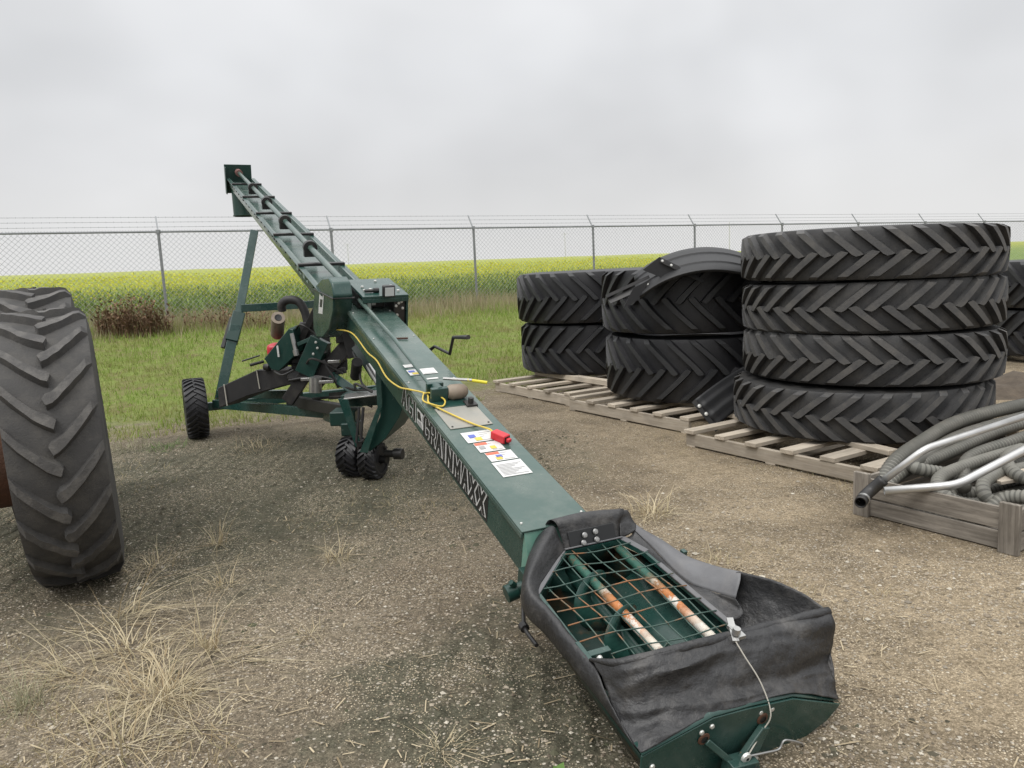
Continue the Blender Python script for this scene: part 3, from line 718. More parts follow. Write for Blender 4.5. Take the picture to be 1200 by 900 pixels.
pallet('weathered pallet under the leftmost pair of wide tyres', (-.22, 9.80), 1.62, 1.7, .15, 5, 1)
pallet('pale pallet under the middle pair of wide tyres', (.62, 8.22), 1.78, 1.8, .15, 6, 2)
pallet('nearest pallet, under the stack of four narrow tyres', (1.45, 6.28), 1.72, 1.9, .145, 6, 3)
# loose timbers the tyres rest on
def timber(label, a, b, w, h):
    root = empty('timber_beam', tuple(Vector(a)), label, 'timber', 'timbers under the tyres'); plank('beam', a, b, w, h, mat=M['pal'], parent=root, bevel=.006)
    return root
def tim(label, a, b, w, h):
    o = plank('loose_timber', a, b, w, h, mat=M['pal'], bevel=.006); tag(o, label, 'timber', 'timbers between tyres and pallets')
tim('thick beige timber under the leftmost wide tyres', (.35, 10.1, .19), (1.2, 8.75, .19), .1, .065)
tim('beige timber on the far side of the leftmost pallet', (1.1, 10.7, .19), (1.9, 9.4, .19), .1, .065)
tim('pale timber under the front of the middle wide tyres', (1.15, 8.35, .175), (1.95, 7.05, .175), .12, .04)
tim('pale timber under the back of the middle wide tyres', (2.0, 8.9, .175), (2.75, 7.65, .175), .12, .04)
o = plank('loose_timber', (7.2, 9.6, .04), (9.2, 9.2, .04), .3, .06, mat=M['pal']); tag(o, 'pale plank lying on the ground at the right edge behind the tyres', 'timber')
tim('beige beam under the stack of four narrow tyres', (1.95, 6.75, .165), (2.62, 5.12, .165), .10, .038)
tim('beige beam on the far side under the stack of four tyres', (3.0, 7.2, .165), (3.7, 5.9, .165), .10, .038)
# dirt clods at right edge
mb = MB()
rows = []
for i in range(13):
    row = []
    for j in range(25):
        u, v = i/12*2-1, j/24*2-1; x, y = 5.9+v*1.6, 8.2+u*.7
        row.append((x, y, -.02+.16*max(0, 1-u*u-v*v*.9)*(1+.8*noise.noise((x*4, y*4, 0)))))
    rows.append(row)
mb.grid(rows); o = mb.build('dirt_mound', pm('dark_soil', (.05,.038,.027), .95, (.09,.07,.05), 9, .3, .7, bmp=.8, bscale=25), sharp=180); tag(o, 'low heap of dark soil at the right behind the crate', 'soil heap')

# ------------------------------------------------------------------ mudguards
def mudguard(label, c, ax, fwd, rad, a0, a1, w, brackets=True):
    """arched shell: axis ax, rad, from angle a0..a1 measured from up towards fwd"""
    c = Vector(c); ax = Vector(ax).normalized(); up = Vector((0,0,1)); fwd = Vector(fwd).normalized()
    up = ax.cross(fwd)*-1
    if up.z < 0: up = -up
    root = empty('mudguard', tuple(c), label, 'mudguard', 'black plastic mudguards')
    rows = []; n = 22
    prof = [(-.5, -.03), (-.495, -.01), (-.47, .0), (-.3, .012), (-.28, .024), (-.12, .026), (-.1, .014), (.1, .014), (.12, .026), (.28, .024), (.3, .012), (.47, .0), (.495, -.02), (.5, -.07)]
    for i in range(n+1):
        t = R(a0+(a1-a0)*i/n); d = up*math.cos(t)+fwd*math.sin(t)
        rows.append([c+ax*(p*w)+d*(rad+q) for p, q in prof])
    mb = MB(); mb.grid(rows); sh = mb.build('shell', M['plastic'], root, solid=.008, sharp=30)
    return root, (c, ax, up, fwd)
mg, _ = mudguard('curved black mudguard with steel bracket, lying on top of a wide tyre', (1.88, 7.44, .705), (.12, 1, .40), (1, -.12, 0), .94, -42, 34, .56)
P = Vector
def apx(*q): return Vector(q)
mb = MB(); mb.bar((1.395, 6.96, 1.570), (1.785, 6.96, 1.362), .04, .008, (0,-1,.25)); mb.build('bracket', M['black'], mg, bevel=.002)
mb = MB(); mb.bar((.90, 7.02, 1.262), (1.30, 7.02, 1.425), .028, .012, (0,-1,.3)); mb.build('bracket', M['black'], mg)
mb = MB(); mb.bar((.93, 7.03, 1.215), (1.33, 7.03, 1.375), .05, .01, (0,-1,.6)); mb.build('bracket', M['black'], mg)
mb = MB(); mb.prism([(1.055, 7.0, 1.155), (1.15, 7.0, 1.33), (1.30, 7.0, 1.40), (1.205, 7.0, 1.225)], (0, .01, 0)); mb.build('end_flap', M['plastic'], mg)
mb = MB(); mb.prism([(1.235, 6.98, 1.49), (1.39, 6.98, 1.60), (1.575, 6.98, 1.505), (1.435, 6.98, 1.40)], (0, .012, 0)); mb.build('mounting_plate', M['plastic'], mg)
for q_ in [(1.41, 6.955, 1.562), (1.49, 6.955, 1.52), (1.28, 7.01, 1.36), (1.17, 7.01, 1.31)]:
    mb = MB(); mb.lathe([(0, .010), (.011, .008), (.013, 0)], q_, (0, -1, .2), 10); mb.build('bolt', M['bolt'], mg)
mg2 = empty('mudguard', (2.15, 6.95, .15), 'loose black mudguard leaning against the middle wide tyres', 'mudguard', 'black plastic mudguards')
A = [Vector(p) for p in ((1.60, 6.62, .33), (1.78, 6.55, .10), (2.5, 6.98, .42), (2.34, 7.1, .62))]
rows = []
for i in range(11):
    u = i/10; e0 = A[0].lerp(A[3], u); e1 = A[1].lerp(A[2], u); nn = Vector((-.35, -.75, .55)); row = []
    for j in range(15):
        v = j/14; rib = .012 if j in (4, 5, 9, 10) else 0
        row.append(e0.lerp(e1, v)+nn*(.10*math.sin(math.pi*u)*.5+rib))
    rows.append(row)
mb = MB(); mb.grid(rows); mb.build('shell', M['plastic'], mg2, solid=.008)
mb = MB(); mb.bar(A[0]+Vector((-.01,-.03,.0)), A[1]+Vector((0,-.03,-.03)), .04, .006, (0,-1,.3)); mb.build('bracket', M['black'], mg2)
mb = MB()
for t in (.2, .5): mb.lathe([(0, .014), (.016, .01), (.018, 0)], A[0].lerp(A[1], t)+Vector((0,-.035,0)), (0,-1,.3), 10)
mb.build('bolt', M['bolt'], mg2)

# ------------------------------------------------------------------ crate, hoses, pipes
def crate():
    c0 = Vector((2.03, 4.37, 0)); L, W = .88, 1.55; root = empty('wooden_crate', tuple(c0), 'low grey weathered wooden crate full of hoses', 'crate')
    up = Vector((0,0,1))
    for (o, s) in ((c0, 0), (c0+PE*W, 1)):
        for z, h in ((.055, .095), (.17, .115)):
            plank('side_board', o+up*z+PD*.0, o+up*(z)+PD*L, .022, h, mat=M['crate'], parent=root)
    for (o, s) in ((c0+PD*.02, 0), (c0+PD*(L-.02), 1)):
        for z, h in ((.055, .095), (.17, .11)):
            plank('end_board', o+up*z+PE*.015, o+up*z+PE*(W-.015), .022, h, mat=M['crate'], parent=root)
    for a, b in ((.04, -.026), (L-.04, -.026)):
        q = c0+PD*a+PE*b
        plank('corner_post', q+up*.0, q+up*.262, .03, .095, PD, M['crate'], root)
    for a in (.04, L-.04):
        q = c0+PD*a+PE*(W+.026); plank('corner_post', q, q+up*.262, .03, .095, PD, M['crate'], root)
    for k in range(6):
        q = c0+PD*(.08+k*.145)+up*.018; plank('floor_board', q+PE*.02, q+PE*(W-.02), .12, .016, mat=M['crate'], parent=root)
crate()
def hose(label, pts, r, n=10, pitch=.028):
    P = bez(pts, 60); 
    # resample by length
    acc = [0]
    for i in range(1, len(P)): acc.append(acc[-1]+(P[i]-P[i-1]).length)
    Lh = acc[-1]; K = int(Lh/pitch)*2; out = []; rs = []; j = 0
    for k in range(K+1):
        s = Lh*k/K
        while j < len(acc)-2 and acc[j+1] < s: j += 1
        f = (s-acc[j])/max(1e-6, acc[j+1]-acc[j]); out.append(P[j].lerp(P[j+1], f)); rs.append(r*(1.0 if k % 2 else .85))
    mb = MB(); mb.tube(out, rs, n); mb.m = [(i//n//1) % 2 for i in range(len(mb.m))]; o = mb.build('corrugated_hose', [M['hose'], M['hose_l']], loc=tuple(out[0]), sharp=180)
    return tag(o, label, 'hose', 'grey corrugated hoses in the crate')
def H(u, v, z): # crate coords: u along PD from far corner, v along PE
    return Vector((2.03, 4.37, 0))+PD*u+PE*v+Vector((0, 0, z))
hose('thick grey hose arching highest at the back of the crate', [H(.06,.10,.14), H(.02,.35,.26), H(-.04,.75,.31), H(-.06,1.2,.37), H(.0,1.8,.40), H(.05,2.6,.38)], .048, 12)
hose('grey hose looping round the left end of the crate', [H(.55,.95,.12), H(.3,.35,.10), H(.12,.12,.14), H(.10,.3,.22), H(.1,.8,.25), H(.12,1.45,.31), H(.2,1.9,.33), H(.25,2.5,.3)], .04, 12)
hose('grey hose running just under the topmost one', [H(.3,.5,.2), H(.16,.3,.26), H(.06,.62,.26), H(.03,1.1,.31), H(.08,1.75,.34), H(.12,2.5,.34)], .042, 12)
hose('coiled hose with a bend facing the front of the crate', [H(.35,1.2,.26), H(.3,.62,.24), H(.32,.28,.22), H(.42,.18,.16), H(.52,.34,.11), H(.6,.9,.14)], .038, 12)
hose('short bent hose in the middle of the crate', [H(.5,1.1,.2), H(.48,.65,.22), H(.5,.42,.21), H(.56,.34,.15), H(.62,.45,.1), H(.6,.8,.09)], .038, 12)
hose('striped hose lying along the front board of the crate', [H(.62,.20,.11), H(.68,.28,.19), H(.84,.3,.23), H(1.0,.42,.27), H(1.3,.7,.3)], .04, 12, .026)
hose('hose crossing low beside the front board of the crate', [H(.42,.25,.08), H(.6,.12,.1), H(.8,.14,.13), H(1.0,.3,.17), H(1.3,.5,.18)], .038, 12, .026)
hose('hose filling the bottom of the crate toward its left end', [H(.7,.9,.06), H(.62,.35,.06), H(.45,.12,.06), H(.25,.2,.07), H(.2,.8,.1), H(.3,1.5,.12)], .04, 12)
hose('hose curling in the middle of the pile beneath the pipes', [H(.3,1.4,.24), H(.42,.85,.27), H(.6,.6,.24), H(.74,.75,.2), H(.7,1.2,.24)], .038, 12)
hose('hose heading to the back right of the crate', [H(.4,.4,.16), H(.25,.75,.25), H(.3,1.2,.3), H(.35,1.6,.34)], .04, 12)
mb = MB()
plank_o = plank('loose_board', H(.48,.55,.2), H(.85,1.3,.27), .15, .02, mat=M['pal']); tag(plank_o, 'pale board lying among the hoses in the crate', 'board')
def pipe(label, pts, r, elbow=None):
    root = empty('metal_pipe', tuple(pts[0]), label, 'pipe', 'bent metal pipes on the crate')
    P = []; V3 = [Vector(p) for p in pts]
    P.append(V3[0])
    for i in range(1, len(V3)-1):
        a = V3[i]+(V3[i-1]-V3[i]).normalized()*.06; b = V3[i]+(V3[i+1]-V3[i]).normalized()*.06
        for k in range(7):
            t = k/6; P.append(a*(1-t)**2+V3[i]*2*t*(1-t)+b*t*t)
    P.append(V3[-1]); mb = MB(); mb.tube(P, r, 16, caps=False); o = mb.build('tube', M['alum'], root, solid=.004)
    return root
pr = pipe('bent shiny pipe rising from a black elbow at the crate corner', [(2.0, 4.16, .20), (2.25, 4.06, .455), (3.6, 4.65, .60)], .0185)
d0 = Vector((2.0, 4.16, .20)); 
mb = MB(); mb.tube(bez([(2.06, 4.13, .27), (2.0, 4.15, .205), (1.945, 4.12, .175), (1.90, 4.06, .165)], 6), .03, 16, caps=False)
mb.build('rubber_elbow', M['black'], pr, solid=.006)
mb = MB(); mb.lathe([(.0325, -.008), (.036, -.006), (.036, .006), (.0325, .008)], (1.935, 4.10, .172), (.055, .06, .02), 16, 0, True); mb.build('clamp_ring', M['steel'], pr)
pipe('bent shiny pipe lying lower across the front board of the crate', [(2.03, 4.06, .225), (2.38, 3.97, .27), (3.3, 4.17, .61)], .0215)

# ------------------------------------------------------------------ the conveyor
ORI = Vector((.14377, 2.9, .50831)); EA = Vector((-.404485, .878362, .2547)); EB = Vector((.908318, .418279, 0)); EC = Vector((.106536, -.231349, .96702))
def w(a, b, c): return ORI+EA*a+EB*b+EC*c
def wb(a, b, c): return w(a, b+.022*min(a, 3.4), c)    # the lower housing swings slightly to the right
AU = empty('grain_conveyor', (-1.2, 5.7, 0), 'long dark green grain conveyor with a canvas hopper, raised towards the sky', 'grain conveyor')
def lb(mb, f, a0, a1, b0, b1, c0, c1, m=0):
    mb.box8([f(a0,b0,c0), f(a0,b1,c0), f(a1,b1,c0), f(a1,b0,c0), f(a0,b0,c1), f(a0,b1,c1), f(a1,b1,c1), f(a1,b0,c1)], m)
# lower housing
mb = MB(); lb(mb, wb, 0, 3.55, -.135, .158, -.19, -.006); mb.build('housing', M['green'], AU, bevel=.004, fixn=True)
mb = MB(); lb(mb, wb, -.004, 1.62, -.147, .17, -.005, .004); lb(mb, wb, 1.624, 3.2, -.147, .17, -.005, .0035); lb(mb, wb, 3.2, 3.56, -.147, .17, -.005, .003)
lb(mb, wb, -.003, 3.5, -.148, -.139, -.028, -.0055); lb(mb, wb, -.003, 3.5, .162, .171, -.028, -.0055)
mb.build('lid', M['lid'], AU, bevel=.002, fixn=True)
for a in (.05, 1.6, 2.4, 3.0):
    for b in (-.125, .148):
        mb = MB(); mb.lathe([(0, .006), (.005, .005), (.006, 0)], wb(a, b, .004), EC, 8); mb.build('lid_screw', M['bolt'], AU)
mb = MB(); mb.poly([wb(.0, -.135, -.004), wb(.0, .158, -.004), wb(-.05, .165, -.19), wb(-.15, -.14, -.215)]); mb.poly([wb(0, -.135, -.004), wb(-.15, -.14, -.215), wb(0, -.135, -.19)]); mb.poly([wb(0, .158, -.004), wb(0, .158, -.19), wb(-.05, .165, -.19)])
mb.poly([wb(0, -.135, -.19), wb(-.15, -.14, -.215), wb(-.05, .165, -.19), wb(0, .158, -.19)])
mb.build('inlet_panel', M['pale'], AU)
# upper trough: recessed top sheet between raised flanges, rounded belly
mb = MB(); rows = []
prof = [(-.172, .035), (-.172, -.05), (-.15, -.12), (-.09, -.16), (0, -.175), (.09, -.16), (.15, -.12), (.172, -.05), (.172, .035), (.152, .035), (.150, -.02), (-.150, -.02), (-.152, .035)]
for a in (3.35, 5.2, 7.0, 8.6, 10.12): rows.append([w(a, b, c) for b, c in prof+[prof[0]]])
mb.grid(rows); mb.poly([w(3.35, b, c) for b, c in prof]); mb.build('trough', M['lid'], AU, fixn=True, sharp=30)
mb = MB()
for sg in (-1, 1): lb(mb, w, 3.4, 10.1, sg*.172-(.03 if sg < 0 else 0), sg*.172+(.03 if sg > 0 else 0), .03, .037)
mb.build('flange', M['green'], AU, fixn=True)
for k in range(24):
    a = 3.8+k*.26; mb = MB(); mb.cyl(w(a, -.19, -.0), w(a, -.172, -.0), .011, 6); mb.build('flange_bolt', M['dgreen'], AU)
for a in (4.35, 5.69, 6.95, 8.18, 9.36):
    mb = MB(); lb(mb, w, a-.022, a+.022, -.2, .2, .038, .062); lb(mb, w, a-.022, a+.022, .188, .2, -.05, .038); lb(mb, w, a-.022, a+.022, -.2, -.188, -.0, .038); mb.build('crossbar', M['black'], AU, bevel=.003, fixn=True)
for a in (4.72, 6.05, 7.3, 8.5):
    mb = MB(); lb(mb, w, a-.03, a+.03, -.08, .03, .038, .10); mb.lathe([(.03, -.03), (.062, -.028), (.062, .028), (.03, .03)], w(a, -.025, .12), EA, 20)
    mb.build('shaft_bearing', M['black'], AU, fixn=True)
mb = MB(); mb.cyl(w(3.5, -.025, .12), w(10.1, -.025, .12), .026, 16); mb.build('drive_shaft', M['lid'], AU)
for a, L in ((4.35,.1), (5.69,.1), (9.85, .12)):
    mb = MB(); mb.cyl(w(a, -.1, .048), w(a, -.02, .048), .012, 6)
# head plate and bearing, spout
mb = MB(); lb(mb, w, 10.12, 10.14, -.22, .165, -.19, .23); lb(mb, w, 10.0, 10.12, -.22, -.205, -.19, .2); mb.build('head_plate', M['dgreen'], AU, bevel=.004, fixn=True)
mb = MB(); mb.cyl(w(9.98, -.025, .12), w(10.12, -.025, .12), .05, 16); mb.build('head_bearing', pm('reddish_steel', (.2,.10,.09), .5), AU)
hc = w(10.02, -.0, -.05); mb = MB()
mb.lathe([(.152, .1), (.152, -.36), (.145, -.36), (.145, .1)], hc+Vector((-.0, 0, -.1)), (0,0,1), 32, 0, True); mb.lathe([(.152, -.34), (.16, -.345), (.16, -.36), (.152, -.362)], hc+Vector((0,0,-.1)), (0,0,1), 32)
mb.build('spout', M['dgreen'], AU)
# side markings on the upper trough (pale worn lettering strip and black loop)
mb = MB()
for k, a in enumerate((4.55, 4.4, 4.25, 4.1)): lb(mb, w, a-.04, a+.04, -.1745, -.1735, -.045, .02)
mb.build('worn_sticker', pm('worn_white', (.30,.36,.31), .6, (.1,.16,.13), 30), AU)

# belt cover
mb = MB(); cov = [(3.70, .03), (3.42, .165), (3.20, .225), (3.10, .21), (3.04, .13), (3.07, .0), (3.22, -.18), (3.45, -.32), (3.70, -.40), (3.82, -.36), (3.82, -.2)]
mb.prism([w(a, -.19, c) for a, c in cov], EB*.14)
mb.build('belt_cover', M['green'], AU, bevel=.012, fixn=True, sharp=40)
mb = MB(); mb.tube([w(3.72, -.195, .0), w(3.03, -.195, .11)]+[w(3.03, -.04, .11)], .006, 6); mb.build('cover_strap', M['black'], AU)
mb = MB(); mb.poly([w(3.52, -.1915, .02), w(3.36, -.1915, .06), w(3.43, -.1915, -.12), w(3.59, -.1915, -.16)]); ob = mb.build('cover_sticker', M['white'], AU)
mb = MB(); mb.poly([w(3.50, -.1925, -.02), w(3.41, -.1925, .0), w(3.44, -.1925, -.07), w(3.53, -.1925, -.09)]); mb.build('cover_sticker', M['ink'], AU)
# right hand box with work lamp
mb = MB(); lb(mb, w, 2.95, 3.45, .0, .34, .115, .135); lb(mb, w, 2.95, 2.965, .0, .34, .085, .115); lb(mb, w, 2.955, 3.44, .325, .34, -.12, .115)
mb.build('gearbox_cover', M['green'], AU, bevel=.003, fixn=True)
mb = MB(); lb(mb, w, 3.1, 3.4, .0, .2, .006, .114); lb(mb, w, 2.97, 3.3, .235, .322, -.12, .112); mb.build('gearbox', M['black'], AU, bevel=.006, fixn=True)
mb = MB(); lb(mb, w, 2.97, 3.0, .04, .065, .02, .08); lb(mb, w, 3.08, 3.1, .1, .13, .03, .1); mb.build('linkage', M['steel'], AU)
mb = MB(); lb(mb, w, 2.90, 2.94, .135, .225, .135, .22); mb.build('work_lamp', M['black'], AU, bevel=.008, fixn=True)
mb = MB(); lb(mb, w, 2.893, 2.899, .147, .213, .147, .208); mb.build('lamp_lens', M['glass'], AU, fixn=True)
mb = MB()
for a, b in ((3.1,.05), (3.12,.1), (3.2,.06), (3.2,.28), (3.05,.29), (3.35,.2)): mb.lathe([(0, .014), (.011, .012), (.012, 0)], w(a, b, .135), EC, 8)
for b, c in ((.25,.05), (.27,.07), (.3,.03), (.26,-.02), (.29,.08)): mb.lathe([(0, .012), (.01, .01), (.011, 0)], w(2.97, b, c), -EA, 8)
mb.build('bolt', M['bolt'], AU)
mb = MB(); mb.tube([w(3.05, .04, .15), w(3.05, .12, .15)], .012, 8); mb.lathe([(0,.02),(.02,.018),(.02,-.018),(0,-.02)], w(3.05,.125,.15), EB, 10); mb.build('latch_rod', M['black'], AU)
# tilt rod on the lid, seam handle
mb = MB(); mb.tube([wb(3.1, -.055, .07), wb(2.25, -.035, .055), wb(1.36, -.06, .05)], [.017, .014, .008], 10); mb.build('winch_rod', M['lid'], AU)
mb = MB(); mb.tube([wb(2.36, .0, .01), wb(2.34, .09, .012)], .006, 6); mb.build('lid_handle', M['rust'], AU)
# winch with yellow handle
mb = MB(); lb(mb, wb, 1.20, 1.42, -.10, .12, .004, .012); lb(mb, wb, 1.28, 1.31, -.095, .0, .012, .085); lb(mb, wb, 1.36, 1.385, -.095, .0, .012, .085); mb.cyl(wb(1.37, -.045, .06), wb(1.29, -.045, .06), .03, 16)
wn = mb.build('winch', M['green'], AU, bevel=.003, fixn=True)
mb = MB(); mb.lathe([(0, .118), (.022, .114), (.036, .10), (.042, .07), (.042, .02), (.03, 0), (0, 0)], wb(1.30, .0, .05)-EA*.0, EB, 24); o = mb.build('motor_dome', M['beige'], AU); 
mb = MB(); mb.tube([wb(1.37, .0, .105), wb(1.27, .13, .12)], .008, 8); o = mb.build('handle_arm', M['steel'], AU)
mb = MB(); mb.tube([wb(1.285, .11, .118), wb(1.225, .20, .115)], [.008, .009], 10); o = mb.build('handle_grip', M['ygrip'], AU)
mb = MB(); lb(mb, wb, 1.17, 1.24, .07, .13, .004, .02); mb.cyl(wb(1.2, .10, .02), wb(1.2, .10, .05), .015, 8); mb.build('motor_bracket', M['black'], AU, fixn=True)
# inspection plate
mb = MB(); lb(mb, wb, .945, 1.20, -.105, .125, .0045, .009); mb.build('inspection_plate', M['panel'], AU, bevel=.002, fixn=True)
for a in (.965, 1.18):
    for b in (-.088, .108):
        mb = MB(); mb.lathe([(0, .004), (.005, .0035), (.006, 0)], wb(a, b, .009), EC, 8); mb.build('plate_screw', M['black'], AU)
# warning stickers on the lid
def sticker(a0, a1, b0, b1, head, dots, lines):
    mb = MB(); q = lambda x0, x1, y0, y1, c, m: mb.poly([wb(x0, y0, c), wb(x1, y0, c), wb(x1, y1, c), wb(x0, y1, c)][::-1], m)
    q(a0, a1, b0, b1, .0065, 0); da, db = a1-a0, b1-b0
    if head: q(a0+da*.72, a0+da*.97, b0+db*.02, b0+db*.5, .0075, head)
    for (fa, fb, m) in dots: q(a0+da*fa, a0+da*(fa+.3), b0+db*fb, b0+db*(fb+.22), .0085, m)
    for k in range(lines):
        f = .10+.68*k/max(1, lines-1); q(a0+da*f, a0+da*(f+.035), b0+db*(.52 if dots else .08), b0+db*(.92-.13*((k*7) % 4)), .0075, 4)
    mb.build('warning_sticker', [M['white'], M['s_blue'], M['s_yel'], M['s_org'], M['s_grey']], AU)
sticker(.775, .89, -.075, .085, 0, [(.4, .16, 1), (.1, .3, 2)], 5)
sticker(.665, .765, -.055, .075, 3, [(.2, .5, 2), (.3, .1, 4)], 3)
sticker(.565, .655, -.04, .095, 3, [(.3, .3, 1), (.1, .25, 2)], 4)
sticker(.415, .555, -.045, .10, 0, [], 9)
sticker(1.70, 1.79, -.085, .085, 0, [(.5, .03, 1), (.1, .12, 2)], 3)
sticker(1.83, 1.88, -.08, -.01, 0, [], 2)
sticker(1.615, 1.635, -.02, .06, 0, [], 0)
# brand strip down the left side of the housing
mb = MB(); q = -.1362
mb.poly([wb(1.71, q, -.028), wb(.36, q, -.028), wb(.36, q, -.176), wb(1.71, q, -.176)]); mb.build('name_strip', M['ink'], AU)
GLY = {'A': [[(0,0),(.5,1),(1,0)], [(.22,.33),(.78,.33)]], 'G': [[(.98,.82),(.80,1),(.16,1),(0,.84),(0,.16),(.16,0),(.84,0),(1,.14),(1,.40),(.66,.40)]], 'I': [[(.5,0),(.5,1)]],
       'R': [[(0,0),(0,1),(.8,1),(1,.84),(1,.6),(.8,.46),(0,.46)], [(.5,.46),(1,0)]], 'N': [[(0,0),(0,1),(1,0),(1,1)]], 'M': [[(0,0),(0,1),(.5,.3),(1,1),(1,0)]], 'X': [[(0,0),(1,1)], [(0,1),(1,0)]]}
def lettering(txt, a_left, a_right, c0, c1):
    wts = [.28 if ch == 'I' else 1.15 if ch == 'M' else 1. for ch in txt]; gap = .041; tot = a_left-a_right
    unit = (tot-gap*(len(txt)-1)-.03)/sum(wts); a = a_left-.015
    for ch, wt in zip(txt, wts):
        wd_ = unit*wt; mb = MB(); n = 0
        for m, half, lift in ((0, .0128, .0008), (1, .0066, .0035)):
            half *= .82 if ch in 'GRM' else 1
            for line in GLY[ch]:
                P = [(a-wd_*x, c0+(c1-c0)*y) for x, y in line]
                for (x0, y0), (x1, y1) in zip(P, P[1:]):
                    d = math.hypot((x1-x0)/1.8, y1-y0); ux, uy = (x1-x0)/1.8/d*half, (y1-y0)/d*half; lf = q-lift-n*.00004; n += 1
                    k_ = .75
                    mb.poly([wb(x, lf, c) for x, c in ((x0+1.8*(-ux*k_-uy), y0-uy*k_+ux), (x1+1.8*(ux*k_-uy), y1+uy*k_+ux), (x1+1.8*(ux*k_+uy), y1+uy*k_-ux), (x0+1.8*(-ux*k_+uy), y0-uy*k_-ux))], m)
        o = mb.build('letter', [M['white'], M['ink']], AU); a -= wd_+gap
for txt, l_, r_ in (('AGI', 1.69, 1.415), ('GRAINMAXX', 1.27, .385)): lettering(txt, l_, r_, -.153, -.049)
# small emblem between the words: white square with dark arcs
mb = MB(); Lq = lambda pts, m, lf: mb.poly([wb(a, q-lf, c) for a, c in pts], m)
Lq([(1.395, -.06), (1.28, -.06), (1.28, -.15), (1.395, -.15)], 0, .001)
Lq([(1.385, -.075), (1.34, -.07), (1.31, -.11), (1.385, -.12)], 1, .002); Lq([(1.385, -.13), (1.32, -.12), (1.30, -.145), (1.385, -.145)], 2, .002); Lq([(1.30, -.07), (1.285, -.07), (1.285, -.12), (1.30, -.10)], 2, .002)
mb.build('emblem', [M['white'], M['ink'], M['s_grey']], AU)

# jack crank on the right
mb = MB(); mb.tube([wb(2.30, .20, -.12), wb(2.24, .21, -.05), wb(2.2, .23, -.01), wb(1.96, .25, .02), wb(1.91, .25, .145), wb(1.68, .26, .22)], [.012, .012, .010, .010, .010, .014], 8); mb.build('jack_crank', M['black'], AU)

# transport frame
def mir(p):   # mirror across the vertical plane of the conveyor
    p = Vector(p); d = (p-ORI).dot(EB); return p-EB*(2*d-.02)
WL = Vector((-3.22, 7.62, .305)); WR = mir(WL)
twm = [M['rubber2'], M['rubber2']]
def road_wheel(loc, D, wd, nl, lh, bw, name, axis):
    ty = tyre_mesh(name, D, wd, nl, lh, bw, twm, .62, 1.2, .1, seed=9, segs=48)
    rot = Vector(axis).normalized().to_track_quat('Z', 'Y').to_matrix().to_4x4()
    ty.data.transform(Matrix.Translation(Vector(loc)-Vector(AU['_o'])) @ rot); ty.parent = AU; ty.location = (0,0,0)
    mb = MB(); r = D/2*.62; A = Vector(axis).normalized()
    mb.lathe([(0, -.03), (r*.5, -.03), (r*.6, -.01), (r*.9, -.02), (r, -wd*.36), (r*1.05, -wd*.38), (r*1.05, wd*.38), (r, wd*.36), (r*.9, .02), (r*.6, .03), (r*.5, .05), (0, .05)], loc, A, 32)
    rm = mb.build('rim', M['steel'], AU, fixn=True); rm.parent = ty
    return ty
road_wheel(WL, .61, .215, 30, .016, .03, 'wheel', EB); road_wheel(WR, .61, .215, 30, .016, .03, 'wheel', EB)
mb = MB(); mb.bar(WL+EB*.1, WR-EB*.1, .08, .08); mb.build('axle', M['green'], AU, bevel=.004)
for f in (lambda p: Vector(p), mir):
    mb = MB(); mb.bar(f((-3.02, 7.75, .36)), f((-2.885, 8.02, 1.10)), .10, .10, EB); mb.build('lower_leg', M['green'], AU, bevel=.004)
    mb = MB(); mb.bar(f((-2.89, 8.0, 1.0)), f((-2.80, 8.66, 2.10)), .085, .085, EB); lg = mb.build('upper_leg', M['green'], AU, bevel=.004)
    mb = MB(); a, b = Vector(f((-2.915, 7.95, .93))), Vector(f((-2.865, 8.12, 1.22))); mb.bar(a, b, .125, .125, EB); mb.build('leg_collar', M['dgreen'], AU, bevel=.008)
    mb = MB(); mb.tube([a+Vector((-.07,-.05,-.05)), b+Vector((-.05,-.07,-.04))], .03, 10); mb.build('leg_pin', M['black'], AU)
    a, b = f((-3.03, 7.66, .335)), f((-1.62, 6.62, .36)); mb = MB(); mb.bar(a, b, .075, .085); mb.build('draw_beam', M['green'], AU, bevel=.004)
mb = MB(); mb.bar((-2.84, 8.12, 1.275), mir((-2.84, 8.12, 1.275)), .08, .08); mb.build('cross_beam', M['green'], AU, bevel=.004)
mb = MB(); mb.bar((-3.0, 7.7, .43), (-2.0, 7.1, .47), .07, .08); mb.build('frame_rail', M['green'], AU, bevel=.004)
mb = MB(); mb.bar((-2.1, 7.05, .43), (-1.35, 6.1, .46), .06, .10); mb.build('frame_rail', M['black'], AU, bevel=.004)
mb = MB(); mb.bar((-1.62, 6.62, .36), (-1.3, 6.0, .40), .13, .11); mb.build('pivot_beam', M['green'], AU, bevel=.005)
# grey battery box / tray
mb = MB(); n_ = Vector((.1, .25, 0))
pts = [(-2.72, 6.95, .40), (-2.72, 6.95, .585), (-2.35, 6.97, .735), (-1.95, 6.97, .72), (-1.88, 6.97, .61), (-2.12, 6.97, .575), (-2.45, 6.96, .50)]
mb.prism(pts, n_); mb.build('long_guard_box', M['greybox'], AU, bevel=.006, fixn=True)
mb = MB(); mb.tube([(-2.64, 6.94, .42), (-2.65, 6.94, .62)], .006, 6); mb.tube([(-2.33, 6.955, .56), (-2.345, 6.955, .74)], .006, 6); mb.build('wire_tie', M['string'], AU)
